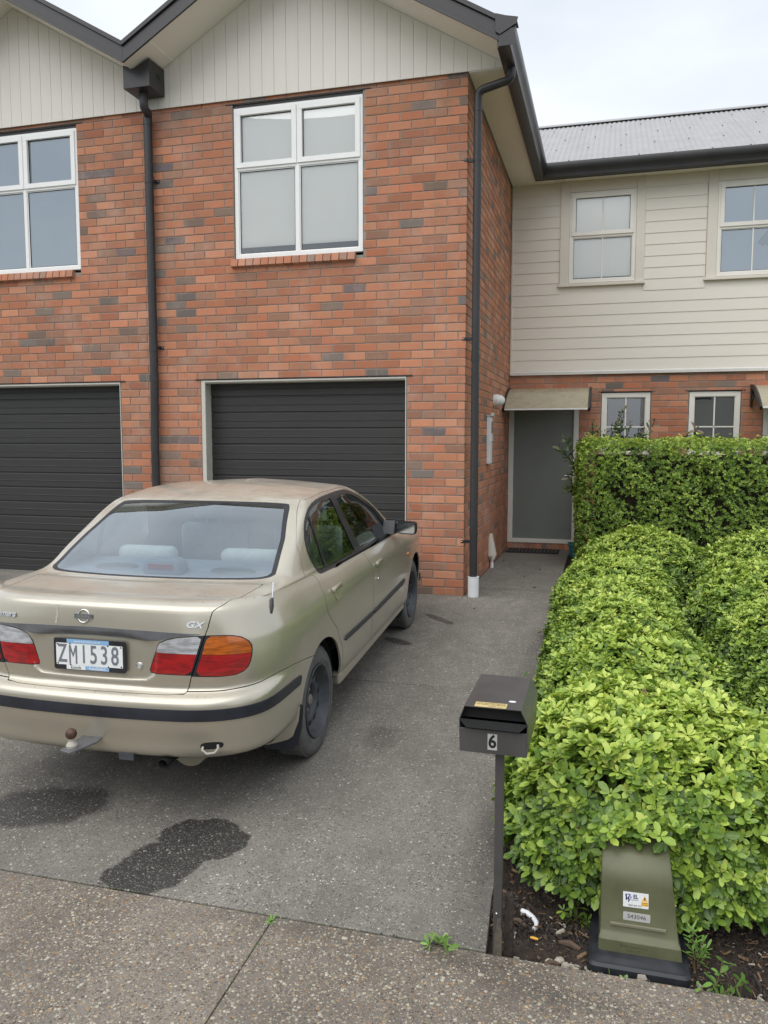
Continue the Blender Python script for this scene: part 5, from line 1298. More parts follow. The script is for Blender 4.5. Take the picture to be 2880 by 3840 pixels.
m = cushion(-.62, .62, .17, .30, .60, 1.035, .03); rs_ = cmb('rear_seat', m, 'seat_cloth', bevel=.035, smooth=True)
for sx in (-1, 1):
    m = cushion(sx*.34-.19, sx*.34+.19, .16, .27, 1.02, 1.125, .03); cmb('headrest', m, 'seat_cloth', rs_, bevel=.045, smooth=True)
m = cushion(-.62, .62, .28, .80, .50, .64, .03); cmb('seat_base', m, 'seat_cloth', rs_, bevel=.03, smooth=True)
for sx in (-1, 1):
    m = cushion(sx*.36-.25, sx*.36+.25, 1.12, 1.24, .55, 1.12, .03); fs = cmb('front_seat', m, 'seat_cloth', bevel=.05, smooth=True)
    m = cushion(sx*.36-.13, sx*.36+.13, 1.13, 1.22, 1.16, 1.30, .03); m.tube([(sx*.36-.05, 1.17, 1.05), (sx*.36-.05, 1.17, 1.2)], .006, 8); m.tube([(sx*.36+.05, 1.17, 1.05), (sx*.36+.05, 1.17, 1.2)], .006, 8); cmb('headrest', m, 'seat_cloth', fs, bevel=.035, smooth=True)
    m = cushion(sx*.36-.25, sx*.36+.25, 1.2, 1.68, .48, .60, .03); cmb('seat_base', m, 'seat_cloth', fs, bevel=.03, smooth=True)
m = MB(); m.prism([(1.85, .60), (2.45, .60), (2.50, .93), (2.15, .965), (1.92, .93), (1.88, .80)], -.72, .72, axis=0); cmb('dashboard', m, 'cabin_dark', bevel=.02)
m = MB(); torus(m, Matrix.Translation((.36, 1.82, .93)) @ Matrix.Rotation(math.radians(62), 4, 'X'), .185, .015); m.tube([(.36, 1.82, .93), (.36, 1.98, .85)], .05, 12); cmb('steering_wheel', m, 'cabin_dark', smooth=True)
m = MB(); m.box(-.74, .74, .25, 2.4, .40, .44); m.box(-.66, .66, -.60, .22, .42, .50); cmb('cabin_floor', m, 'cabin_dark')
# ================================================================== FOLIAGE
def leaf_mat(name, stops, rough=.36, trans=.16, spec=.45):
    t = T(name); at = t.n('ShaderNodeAttribute', attribute_name='tone')
    v = t.pos(); n_ = t.noise(v, 60, 3)
    f = t.math('ADD', at.outputs['Fac'], t.math('MULTIPLY_ADD', n_, .16, -.08))
    col = t.ramp(f, stops)
    rb = t.n('ShaderNodeAttribute', attribute_name='rib'); col = t.mix(t.math('MULTIPLY', t.ramp(rb.outputs['Fac'], [(.80, 0), (1, 1)]), .22), col, (.46, .55, .22))
    t.l(col, t.b.inputs['Base Color']); t.b.inputs['Roughness'].default_value = rough; t.b.inputs['Specular IOR Level'].default_value = spec
    tr = t.n('ShaderNodeBsdfTranslucent'); t.l(col, tr.inputs[0]); mxs = t.n('ShaderNodeMixShader'); mxs.inputs[0].default_value = trans
    t.l(t.b.outputs[0], mxs.inputs[1]); t.l(tr.outputs[0], mxs.inputs[2]); t.l(mxs.outputs[0], t.o.inputs[0]); return t.m
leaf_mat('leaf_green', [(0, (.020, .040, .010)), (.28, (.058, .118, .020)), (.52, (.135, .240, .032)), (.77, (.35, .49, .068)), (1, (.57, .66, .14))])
leaf_mat('leaf_dark', [(0, (.025, .055, .020)), (.5, (.055, .12, .035)), (.85, (.10, .18, .055)), (1, (.22, .13, .09))], .3)
leaf_mat('leaf_weed', [(0, (.06, .14, .03)), (.6, (.17, .33, .06)), (1, (.30, .45, .12))], .5)
pm('hedge_twig', (.055, .040, .028), .9, var=.4, vs=40)
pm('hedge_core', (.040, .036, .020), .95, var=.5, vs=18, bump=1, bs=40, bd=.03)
pm('dead_leaf', (.20, .12, .06), .7, var=.5, vs=50, pr=.6)
pm('bark_chip', (.055, .042, .034), .9, var=.6, vs=60, bump=.5, bs=200, pr=.7)
pm('pale_stone', (.46, .42, .34), .85, var=.25, vs=40, bump=.5, bs=120, pr=.45)
# leaf templates: x along the side, y along the leaf, z up
LT8 = np.array([(0, 0, 0), (0, .36, .0), (0, .70, .0), (0, 1, -.04), (-.36, .32, .10), (-.46, .66, .10), (.36, .32, .10), (.46, .66, .10)])
LF8 = np.array([(0, 1, 4), (1, 5, 4), (1, 2, 5), (2, 3, 5), (0, 6, 1), (1, 6, 7), (1, 7, 2), (2, 7, 3)]); LR8 = np.array([1, 1, 1, 1, 0, 0, 0, 0.])
LTN = np.array([(0, 0, 0), (0, .3, -.02), (0, .6, -.03), (0, .85, -.01), (0, 1, -.06), (-.27, .22, .06), (-.46, .50, .10), (-.40, .80, .07), (.27, .22, .06), (.46, .50, .10), (.40, .80, .07)])
LFN = np.array([(0, 1, 5), (1, 6, 5), (1, 2, 6), (2, 7, 6), (2, 3, 7), (3, 4, 7), (0, 8, 1), (1, 8, 9), (1, 9, 2), (2, 9, 10), (2, 10, 3), (3, 10, 4)]); LRN = np.array([1.]*5+[0.]*6)
LT5 = np.array([(0, 0, 0), (0, .55, 0), (0, 1, -.03), (-.48, .55, .12), (.48, .55, .12)]); LF5 = np.array([(0, 1, 3), (1, 2, 3), (0, 4, 1), (1, 4, 2)]); LR5 = np.array([1, 1, 1, 0, 0.])
def unit(v): return v/(np.linalg.norm(v, axis=-1, keepdims=True)+1e-12)
def rosettes(P, N, L, K=(5, 7), el=(5, 50), wr=.42, tone=None, tj=.16, lj=.33, droop=.0):
    """leaf frames for rosettes at P with axis N"""
    n = len(P); k = rng.integers(K[0], K[1]+1, n); idx = np.repeat(np.arange(n), k); m = len(idx)
    first = np.concatenate([[0], np.cumsum(k)[:-1]]); j = np.arange(m)-first[idx]
    N = unit(N+rng.normal(0, .22, (n, 3))); ref = np.where(np.abs(N[:, 2:3]) > .9, [[1., 0, 0]], [[0, 0, 1.]]); t1 = unit(np.cross(N, ref)); t2 = np.cross(N, t1)
    az = 2*np.pi*j/k[idx]+np.repeat(rng.uniform(0, 6.28, n), k)+rng.normal(0, .18, m); e = np.radians(rng.uniform(el[0], el[1], m))
    c, s_ = np.cos(az)[:, None], np.sin(az)[:, None]; rad = c*t1[idx]+s_*t2[idx]; Nn = N[idx]
    d = np.cos(e)[:, None]*rad+np.sin(e)[:, None]*Nn; nr = -np.sin(e)[:, None]*rad+np.cos(e)[:, None]*Nn
    d[:, 2] -= droop; d = unit(d); nr = unit(nr-d*(nr*d).sum(1, keepdims=True)); sd = np.cross(d, nr)
    Ls = L*np.clip(rng.normal(1, lj, m), .45, 1.5)*np.where(e > np.radians(el[1]*.7), .8, 1)
    w = Ls*wr*rng.uniform(.85, 1.2, m)
    tn = (tone if tone is not None else np.full(n, .6))[idx]+rng.normal(0, tj*.5, m)+np.where(e > np.radians(el[1]*.7), .10, 0)
    return P[idx]+d*.003, d, nr, sd, Ls, w, np.clip(tn, 0, 1)
def leaf_arrays(fr, T_=LT5, F_=LF5, R_=LR5):
    p, d, nr, sd, Ls, w, tn = fr; m = len(p); k = len(T_)
    V = p[:, None]+sd[:, None]*(T_[None, :, 0:1]*w[:, None, None])+d[:, None]*(T_[None, :, 1:2]*Ls[:, None, None])+nr[:, None]*(T_[None, :, 2:3]*w[:, None, None])
    F = (np.arange(m)[:, None, None]*k+F_[None]).reshape(-1, 3); return V.reshape(-1, 3), F, np.repeat(tn, k), np.tile(R_, m)
def leaf_object(name, fr, mat, parent, near=False, kind='stuff'):
    V, F, tn, rb = leaf_arrays(fr, *((LTN, LFN, LRN) if near is True else (LT8, LF8, LR8) if near else (LT5, LF5, LR5))); off = np.array(root_off(parent)) if parent else np.zeros(3)
    o = link(name, npmesh(name, V-off, F, mat, {'tone': tn, 'rib': rb}, bool(near)), parent); return tag(o, kind=kind)
_hero = {}
def hero_leaves(fr, sel, mat, parent, key):
    """separate leaf objects (shared meshes by tone)"""
    p, d, nr, sd, Ls, w, tn = fr; off = np.array(root_off(parent))
    for i in sel:
        q = int(min(5, tn[i]*6)); k = (key, q)
        if k not in _hero: _hero[k] = npmesh('leaf', LTN, LFN, mat, {'tone': np.full(11, (q+.5)/6), 'rib': LRN}, True)
        o = link('leaf', _hero[k], parent); M = np.eye(4); M[:3, 0] = sd[i]*w[i]; M[:3, 1] = d[i]*Ls[i]; M[:3, 2] = nr[i]*w[i]; M[:3, 3] = p[i]-off; o.matrix_local = Matrix(M.tolist())
def subset(fr, m): return tuple(a[m] for a in fr)
def twigs(name, P, Q, r, parent, mat='hedge_twig'):
    n = len(P); d = unit(Q-P); ref = np.where(np.abs(d[:, 2:3]) > .9, [[1., 0, 0]], [[0, 0, 1.]]); u = unit(np.cross(d, ref)); w = np.cross(d, u)
    V = np.concatenate([(A[:, None]+rr*(np.cos(a)*u+np.sin(a)*w)[:, None]) for A, rr in ((P, r), (Q, r*.6)) for a in (0, 2.094, 4.189)], 1); F = []
    base = np.arange(n)[:, None]*6
    for a, b in ((0, 1), (1, 2), (2, 0)): F.append(np.stack([base[:, 0]+a, base[:, 0]+b, base[:, 0]+3+b, base[:, 0]+3+a], 1))
    off = np.array(root_off(parent)); return tag(link(name, npmesh(name, V.reshape(-1, 3)-off, np.concatenate(F), mat), parent), kind='stuff')
def bumps(P, s=1.0): return (np.sin(P[:, 0]*9*s+1.3)*np.cos(P[:, 1]*8*s+.4)+.6*np.sin(P[:, 0]*19*s+P[:, 2]*13)*np.sin(P[:, 1]*17*s+2))*.5
def mound(label, cx, cy, rx, ry, ztop, nros, L, near=False, p=2.7, hero=0, hole=None, zlow=.03, tone0=.62, jx=0.0, group='clipped hedge mounds in the garden bed', depth=.15, extra=None):
    zb_ = g(cy)-.03; rz = ztop-zb_; r_ = empty('hedge_mound', (cx, cy, zb_), label, 'hedge', group)
    A = np.array([rx, ry, rz]); u = unit(rng.normal(size=(nros*12, 3))); u = u[u[:, 2] > -.02]
    q = (np.abs(u/A)**p).sum(1)**(-1/p); X = u*q[:, None]; nn = unit(np.sign(u)*np.abs(X/A)**(p-1)/A); wgt = q**2/np.maximum(.2, (nn*u).sum(1)); keep = rng.random(len(u)) < wgt/np.percentile(wgt, 97)
    X, nn = X[keep], nn[keep]
    C = np.array([cx, cy, zb_]); W_ = X+C
    facing = (nn*unit(np.array(CAM)-W_)).sum(1) > -.45; W_, nn = W_[facing], nn[facing]
    W_ = W_[:nros]; nn = nn[:nros]
    dp = np.minimum(rng.exponential(depth*.30, len(W_)), depth*1.3)-np.where(rng.random(len(W_)) < .10, rng.uniform(0, .03, len(W_)), 0); W_ = W_-nn*dp[:, None]+nn*(bumps(W_)*.05)[:, None]
    gz2 = np.array([g(y) for y in W_[:, 1]]); m = W_[:, 2] > gz2+zlow
    if hole is not None:
        for hc, hr in hole:
            dd = np.linalg.norm(W_-np.array(hc), axis=1); m &= ~((dd < hr) & (rng.random(len(dd)) < .72))
    W_, nn, dp = W_[m], nn[m], dp[m]
    ax = unit(nn+np.array([0, 0, .55])); tone = tone0-.15+.36*np.clip(nn[:, 2], 0, 1)**1.5+rng.normal(0, .14, len(W_))-dp*2.4  # shade put in tone: sides and inner leaves darker; lighter tops also new growth
    fr = rosettes(W_, ax, L, (5, 7) if near else (5, 6), (4, 55), .50, tone)
    if hero:
        c = unit(np.array(CAM)-fr[0]); vis = np.abs((fr[2]*c).sum(1)); di = np.linalg.norm(np.array(CAM)-fr[0], axis=1); score = fr[4]*fr[5]*vis/di**2
        dpi = np.repeat(0, len(fr[0])); out_ = (np.abs((fr[0]-C)/A)**p).sum(1); score = score*(out_ > .98); sel = np.argsort(-score)[:hero]; rest = np.ones(len(fr[0]), bool); rest[sel] = False
        hero_leaves(fr, sel, 'leaf_green', r_, 'g'); fr = subset(fr, rest)
    if extra is not None:
        fr2 = rosettes(extra, np.tile([0, -.5, .8], (len(extra), 1)), L*1.05, (5, 7), (4, 50), .5, np.clip(rng.normal(.6, .12, len(extra)), 0, 1)); fr = tuple(np.concatenate([a_, b_]) for a_, b_ in zip(fr, fr2))
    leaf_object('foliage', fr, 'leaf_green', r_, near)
    kd = rng.choice(len(W_), min(len(W_), 70 if near else 25), replace=False); dl = rosettes(W_[kd]-nn[kd]*.012, ax[kd], L*.8, (1, 2), (10, 70), .4, None)
    V_, F_, _, _ = leaf_arrays(dl, LT8, LF8, LR8); tag(link('dead_leaves', npmesh('dead_leaves', V_-np.array(root_off(r_)), F_, 'dead_leaf'), r_), kind='stuff')
    # twiggy inside
    k = 700 if near else 160; u = unit(rng.normal(size=(k, 3))); u[:, 2] = np.abs(u[:, 2]); q = (np.abs(u/A)**p).sum(1)**(-1/p)
    twigs('twigs', C+u*q[:, None]*.62+[0, 0, .02], C+u*q[:, None]*rng.uniform(.80, .97, k)[:, None]+rng.normal(0, .03, (k, 3)), .0028 if near else .003, r_)
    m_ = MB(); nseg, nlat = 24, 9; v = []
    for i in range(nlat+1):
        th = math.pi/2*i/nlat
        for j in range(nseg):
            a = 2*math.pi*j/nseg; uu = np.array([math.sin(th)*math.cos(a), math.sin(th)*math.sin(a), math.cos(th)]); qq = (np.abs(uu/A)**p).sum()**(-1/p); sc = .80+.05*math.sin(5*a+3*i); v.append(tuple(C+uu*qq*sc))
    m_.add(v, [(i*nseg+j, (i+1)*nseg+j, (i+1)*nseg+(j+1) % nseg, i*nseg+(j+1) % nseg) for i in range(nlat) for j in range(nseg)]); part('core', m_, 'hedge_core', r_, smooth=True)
    m_ = MB(); m_.tube([(cx+.02, cy, g(cy)-.05), (cx, cy+.01, g(cy)+.25)], [.022, .014], 8); part('stem', m_, 'hedge_twig', r_)
    return r_
mound('large yellow-green clipped mound nearest the camera, behind the green utility box', 1.60, -4.34, .64, .69, .465, 6400, .041, True, 2.8, 300, [((1.30, -4.88, .33), .12), ((1.40, -4.90, .26), .08), ((1.86, -4.90, .12), .07)], .085, .64, extra=np.stack([rng.uniform(1.38, 1.68, 75), rng.uniform(-5.06, -4.90, 75), rng.uniform(.135, .20, 75)], 1))
mound('low mound directly behind the one with the utility box, left row', 1.56, -3.22, .60, .47, .50, 4200, .038, 2, 2.3, 0, [((1.4, -3.70, .42), .12)])
mound('mound beside the path level with the front wheel of the parked car', 1.52, -2.28, .58, .45, .50, 3600, .038, p=2.1)
mound('third hedge mound forward from the tall hedge, beside the path', 1.50, -1.32, .56, .46, .49, 3200, .039, p=2.1)
mound('wide mound second from the tall hedge, its left side at the path corner', 1.50, -.30, .60, .50, .52, 3200, .040, p=2.1)
mound('rounded mound right at the foot of the tall hedge, beside the teal bucket', 1.78, 1.10, .76, .66, .62, 3300, .041, p=2.1)
mound('nearest mound of the right-hand row, dark gap along its left side', 2.84, -3.00, .70, .68, .46, 4200, .039, tone0=.58, p=2.1)
mound('second mound of the right-hand row at the right edge of the photo', 2.82, -1.85, .72, .68, .52, 3600, .040, tone0=.60, p=2.1)
mound('third mound of the right-hand row, clipped at the right edge', 2.80, -.60, .74, .70, .56, 3400, .040, tone0=.60, p=2.1)
mound('farthest mound of the right-hand row below the two small windows', 3.05, .80, .84, .84, .66, 3600, .041, tone0=.62, p=2.1)
# ---- tall clipped hedge
def tall_hedge():
    x0, x1, y0, y1, zt = 1.03, 4.5, 1.95, 3.05, 1.575
    r_ = empty('tall_hedge', (2.7, 2.5, 0), 'tall box-clipped hedge with dense small bright green leaves, below the two small windows', 'hedge')
    P, N = [], []
    def face(n, f, nn): 
        u, v = rng.random(n), rng.random(n); P.append(f(u, v)); N.append(np.tile(nn, (n, 1)))
    face(6400, lambda u, v: np.stack([x0+u*(x1-x0), np.full(len(u), y0), .10+v*(zt-.10)], 1), (0, -1., .15))
    face(2000, lambda u, v: np.stack([np.full(len(u), x0), y0+u*(y1-y0), .10+v*(zt-.10)], 1), (-1., 0, .15))
    face(3400, lambda u, v: np.stack([x0+u*(x1-x0), y0+v*(y1-y0), np.full(len(u), zt)], 1), (0, 0, 1.))
    P = np.concatenate(P); N = np.concatenate(N)
    # round the arrises and roughen
    cx = np.clip(P[:, 0], x0+.14, x1-.14); cy = np.clip(P[:, 1], y0+.14, y1-.14); cz = np.minimum(P[:, 2], zt-.14); C = np.stack([cx, cy, cz], 1); dv = P-C; ln = np.linalg.norm(dv, axis=1, keepdims=True); far_ = (ln[:, 0] > .145); P[far_] = (C+dv/ln*.145)[far_]
    n2 = np.sin(P[:, 0]*5.3+P[:, 2]*3)*np.cos(P[:, 2]*6.1+1)+.7*np.sin(P[:, 0]*13+P[:, 2]*9+P[:, 1]*7)
    thin = (n2 < -.75) & (N[:, 1] < -.5) & (rng.random(len(P)) < .50); P, N, n2 = P[~thin], N[~thin], n2[~thin]
    P = P+unit(N)*(n2*.035)[:, None]-unit(N)*np.minimum(rng.exponential(.05, len(P)), .16)[:, None]
    top = rng.random(len(P)) < .05; P[top & (N[:, 2] > .9)] += [0, 0, .06]
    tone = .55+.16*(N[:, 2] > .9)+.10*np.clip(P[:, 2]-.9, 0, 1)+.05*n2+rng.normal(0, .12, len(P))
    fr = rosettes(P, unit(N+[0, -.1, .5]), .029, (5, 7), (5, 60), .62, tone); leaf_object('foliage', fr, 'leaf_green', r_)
    k = 500; A_ = np.stack([rng.uniform(x0+.2, x1-.2, k), rng.uniform(y0+.15, y0+.5, k), rng.uniform(.1, 1.1, k)], 1); B_ = A_+np.stack([rng.normal(0, .10, k), -rng.uniform(.05, .30, k), rng.uniform(.12, .40, k)], 1); twigs('twigs', A_, B_, .004, r_)
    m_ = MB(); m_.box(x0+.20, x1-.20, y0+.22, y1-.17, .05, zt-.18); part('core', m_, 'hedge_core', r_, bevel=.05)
    m_ = MB()
    for x in (1.35, 2.0, 2.7, 3.4, 4.1): m_.tube([(x, 2.45, -.05), (x+.03, 2.42, .4)], [.03, .02], 8)
    part('stems', m_, 'hedge_twig', r_)
tall_hedge()
# ---- shrub with long reddish tips showing above and left of the tall hedge
def shrub():
    r_ = empty('shrub', (1.25, 3.2, 0), 'loose shrub with reddish-tipped shoots sticking out above and left of the tall hedge', 'shrub')
    sh = [((1.0, 2.9, 1.2), (.80, 2.36, 1.48)), ((1.0, 2.9, 1.25), (.86, 2.38, 1.60)), ((1.0, 2.8, 1.0), (.97, 2.3, 1.30)), ((1.05, 2.8, .9), (.90, 2.2, .96)), ((1.0, 2.9, .8), (.93, 2.25, 1.12)),
          ((1.2, 3.2, 1.3), (1.19, 2.75, 1.80)), ((1.25, 3.2, 1.3), (1.26, 2.75, 1.72)), ((1.3, 3.2, 1.3), (1.35, 2.8, 1.66)), ((1.5, 3.2, 1.3), (1.575, 2.75, 1.94)), ((1.5, 3.2, 1.3), (1.50, 2.8, 1.80)), ((1.5, 3.2, 1.3), (1.66, 2.8, 1.78)), ((1.6, 3.2, 1.3), (1.95, 2.75, 1.80)), ((1.6, 3.2, 1.3), (1.84, 2.75, 1.68)),
          ((1.4, 3.2, 1.2), (1.44, 2.8, 1.68)), ((1.0, 2.9, 1.3), (1.08, 2.4, 1.62)), ((2.2, 3.0, 1.3), (2.35, 2.7, 1.68)), ((2.3, 3.0, 1.3), (2.45, 2.75, 1.70))]
    P, N, T_ = [], [], []; A_, B_ = [], []
    for a, b in sh:
        a, b = np.array(a), np.array(b); A_.append(a); B_.append(b); dr = unit((b-a)[None])[0]
        for s in np.linspace(.35, 1, 9): P.append(a+(b-a)*s+rng.normal(0, .008, 3)); N.append(dr); T_.append(.35+.55*(s > .9)+.2*(s-.35)+rng.normal(0, .06))
    fr = rosettes(np.array(P), np.array(N), .078, (2, 4), (18, 62), .32, np.array(T_), .1); 
    hero_leaves(fr, np.arange(len(fr[0]))[:300], 'leaf_dark', r_, 'd'); 
    if len(fr[0]) > 300: leaf_object('foliage', subset(fr, np.arange(len(fr[0])) >= 300), 'leaf_dark', r_, True)
    twigs('stems', np.array(A_), np.array(B_), .005, r_, 'bark'); m_ = MB(); m_.tube([(1.25, 3.2, -.02), (1.3, 3.2, .7), (1.35, 3.2, 1.35)], [.03, .022, .012], 8)
    for a in ((1.0, 2.9, 1.25), (1.5, 3.2, 1.35), (2.25, 3.0, 1.3), (1.0, 2.85, .85)): m_.tube([(1.28, 3.2, .45), a], [.014, .006], 6)
    part('trunk', m_, 'bark', r_, smooth=True)
shrub()
# ---- weeds
def weed(label, x, y, shoots, L, wr, mat='leaf_weed', K=(5, 7), el=(10, 40), tone=.7, z0=None, name='weed', droop=.1, lj=.25):
    z = g(y)-.03 if z0 is None else z0; r_ = empty(name, (x, y, z), label, 'weed', None)
    P, N, A_, B_ = [], [], [], []
    for (dx, dy, h, lv) in shoots:
        b = np.array([x+dx, y+dy, z+h]); a = np.array([x+dx*.2, y+dy*.2, z]); A_.append(a); B_.append(b)
        for s in np.linspace(0 if lv > 1 else 1, 1, lv) if lv > 1 else [1]: P.append(a+(b-a)*(.3+.7*s)); N.append(unit((b-a)[None])[0])
    fr = rosettes(np.array(P), np.array(N), L, K, el, wr, np.full(len(P), tone), .2, lj, droop); hero_leaves(fr, np.arange(len(fr[0]))[:300], mat, r_, mat); twigs('stem', np.array(A_), np.array(B_)+1e-4, .0022, r_, 'leaf_stem'); return r_
pm('leaf_stem', (.14, .10, .05), .7, var=.3)
weed('rosette of bright green ragged leaves in the joint between driveway and footpath', .835, -5.272, [(0, 0, .012, 1), (.01, .01, .022, 1), (-.035, -.012, .012, 1), (.03, -.016, .010, 1)], .044, .36, K=(6, 9), z0=g(-5.27)-.004, tone=.72, el=(8, 55))
weed('tiny green sprout at the top of the crack in the footpath', .172, -5.285, [(0, 0, .006, 1), (.006, -.012, .004, 1)], .020, .3, K=(5, 8), z0=g(-5.28)-.003, tone=.6)
weed('upright weed with narrow pointed leaves right of the utility box', 1.735, -5.12, [(-.02, -.01, .15, 7), (.012, 0, .11, 5), (.03, .01, .07, 4)], .040, .22, K=(3, 5), el=(15, 50), tone=.6)
weed('leggy weed with lobed leaves and reddish stems at the bottom right kerb', 1.775, -5.24, [(.03, .02, .11, 3), (-.04, -.02, .035, 2), (.07, -.01, .05, 3), (.10, .03, .04, 2), (.05, -.035, .03, 2)], .036, .50, K=(3, 5), el=(0, 40), tone=.5, lj=.35)
weed('small low weed sprouting at the kerb in front of the black box base', 1.49, -5.275, [(0, 0, .015, 1), (-.05, .005, .01, 1)], .03, .42, K=(3, 5), tone=.55)
weed('seedling with drooping leaves under the front hedge mound', 1.315, -4.96, [(0, 0, .06, 2), (-.05, -.02, .05, 2), (.04, -.03, .03, 2)], .040, .42, mat='leaf_green', K=(4, 5), tone=.45)
weed('small sprig with serrated dark leaves poking over the path edge', .915, -2.62, [(-.03, 0, .16, 3), (-.05, .02, .13, 2)], .05, .3, mat='leaf_dark', K=(3, 4), tone=.5)
# ---- mulch, litter, stones
def scatter_chips(name, n, xr, yr, size, mat, parent=None, z=-.018, flat=.28, dens=None):
    X = rng.uniform(*xr, n); Y = rng.uniform(*yr, n)
    if dens is not None: k = dens(X, Y); X, Y = X[k], Y[k]; n = len(X)
    B = np.array([(-1, -.35, 0), (1, -.28, 0), (.9, .3, 0), (-.85, .35, 0), (-.8, -.22, 1), (.85, -.2, 1), (.7, .22, 1), (-.7, .24, 1)])*np.array([.5, .5, flat]); Fb = np.array([(4, 5, 6, 7), (0, 1, 5, 4), (1, 2, 6, 5), (2, 3, 7, 6), (3, 0, 4, 7)])
    S = size*rng.lognormal(0, .45, n); W_ = S*rng.uniform(.35, .9, n); a = rng.uniform(0, 6.28, n); tlt = rng.normal(0, .35, (n, 2)); V = B[None]*np.stack([S, W_, S], 1)[:, None]
    ca, sa = np.cos(a)[:, None], np.sin(a)[:, None]; x = V[..., 0]*ca-V[..., 1]*sa; y = V[..., 0]*sa+V[..., 1]*ca; zz = V[..., 2]+x*tlt[:, :1]+y*tlt[:, 1:]
    Zg = np.array([soil_z(p, q) for p, q in zip(X, Y)])+.032+z if parent is None or True else 0
    V = np.stack([x+X[:, None], y+Y[:, None], zz+Zg[:, None]], -1).reshape(-1, 3); F = (np.arange(n)[:, None, None]*8+Fb[None]).reshape(-1, 4)
    o = link(name, npmesh(name, V, F, mat)); return tag(o, kind='stuff')
scatter_chips('bark_mulch', 14000, (.99, 2.25), (-5.258, -4.5), .0135, 'bark_chip', z=-.033)
scatter_chips('bark_mulch', 5000, (.93, 3.4), (-4.5, 2.0), .020, 'bark_chip', z=-.033)
scatter_chips('leaf_litter', 700, (.99, 2.25), (-5.258, -4.6), .016, 'dead_leaf', z=-.024, flat=.08)
scatter_chips('pale_litter', 260, (.99, 2.25), (-5.258, -4.6), .009, 'pale_stone', z=-.024, flat=.2)
scatter_chips('gravel_edge', 420, (1.0, 2.1), (-5.262, -5.215), .011, 'pale_stone', z=-.028, flat=.6, dens=lambda X, Y: rng.random(len(X)) < .35+.6*(X > 1.2)*(X < 1.42))
# a few loose bits one can count
def stone(label, x, y, s, mat='pale_stone', z=None, cat='stone', name='stone', sc=(1, .8, .6), group=None):
    z = (g(y)-.030 if z is None else z); m = MB(); m.ball((x, y, z+s*sc[2]*.5), s, 9, sc)
    rr = random.Random(int(x*1e4)); m.v = [(a+rr.uniform(-.14, .14)*s, b+rr.uniform(-.14, .14)*s, c+rr.uniform(-.12, .12)*s) for a, b, c in m.v]
    return solo(name, m, mat, label, cat, group, loc=(x, y, z))
for (x, y, s, lb) in ((1.228, -5.222, .017, 'flat grey stone, leftmost of the stone cluster at the kerb'), (1.262, -5.205, .018, 'pale stone at the back of the kerb stone cluster'), (1.287, -5.222, .016, 'rounded grey stone right behind the pale kerb stones'),
    (1.291, -5.248, .015, 'pale stone at the kerb, front middle of the stone cluster'), (1.310, -5.250, .009, 'smallest stone between two bigger pale ones at the kerb'), (1.322, -5.240, .015, 'brownish stone at the right of the kerb stone cluster'), (1.349, -5.246, .010, 'small pale stone nearest the black base of the utility box'), (1.148, -5.243, .012, 'lone pale stone right of the mailbox post at the kerb')):
    stone(lb, x, y, s, group='pale stones at the kerb edge')
stone('single pale stone chip lying on the brown footpath below the mailbox post', 1.004, -5.384, .012, z=g(-5.38)-.001, sc=(1, .7, .4))
stone('crumpled whitish scrap on the footpath below the driveway joint', .485, -5.322, .011, z=g(-5.32)-.001, cat='scrap', name='litter_scrap', sc=(1.3, .8, .6))
for x, y, s_, lb in ((.66, .66, .016, 'largest dark dirt crumb on the entry path'), (.54, .69, .008, 'tiny dark crumb just left of the largest one on the path'), (.49, 1.31, .010, 'dark crumb in the middle of the entry path'), (.31, 1.08, .008, 'small dark crumb left of the middle of the entry path'),
    (.62, 1.87, .012, 'dark crumb nearer the tub, right side of the entry path'), (.10, 2.48, .012, 'dark crumb beside the side wall near the door mat'), (.19, -.48, .010, 'dark crumb on the driveway below the white pipe sleeve')):
    stone(lb, x, y, s_, 'bark_chip', z=g(y)-.001, cat='debris', name='dirt_crumb', sc=(1, .6, .5), group='dirt crumbs on the entry path')
scatter_m = []
m = MB(); Zs = lambda y: g(y)-.022
m.tube([(1.105, -4.980, Zs(-4.98)+.016), (1.128, -4.993, Zs(-4.99)+.018), (1.150, -5.010, Zs(-5)+.016), (1.166, -5.035, Zs(-5.03)+.014), (1.168, -5.058, Zs(-5.06)+.012), (1.158, -5.072, Zs(-5.07)+.010)], [.0105, .0115, .0105, .0095, .0095, .008], 12)
solo('bent_hose_piece', m, 'pvc_white', 'bent piece of dirty white hose lying on the mulch between mailbox post and utility box', 'hose piece', loc=(1.14, -5.02, -.25), smooth=True)
m = MB(); m.tube([(1.151, -5.116, Zs(-5.11)+.006), (1.165, -5.119, Zs(-5.11)+.007), (1.179, -5.119, Zs(-5.11)+.005)], [.004, .0055, .004], 8); solo('yellow_scrap', m, 'sticker_yellow', 'small bright yellow scrap on the mulch below the white hose piece', 'scrap', loc=(1.165, -5.118, -.25), smooth=True)
for lb, a, b, w in (('long grey bark piece lying left of the utility box', (1.256, -5.118), (1.335, -5.140), .013), ('long grey bark piece lying along the kerb', (1.205, -5.262), (1.262, -5.238), .012), ('dark bark piece beside the white hose piece', (1.075, -5.030), (1.125, -5.052), .010)):
    m = MB(); m.tube([(a[0], a[1], Zs(a[1])+.008), ((a[0]+b[0])/2, (a[1]+b[1])/2+.004, Zs(a[1])+.014), (b[0], b[1], Zs(b[1])+.008)], [w*.5, w, w*.55], 7); solo('bark_piece', m, 'bark', lb, 'bark', 'bark pieces on the garden bed', loc=(a[0], a[1], -.25), smooth=True)
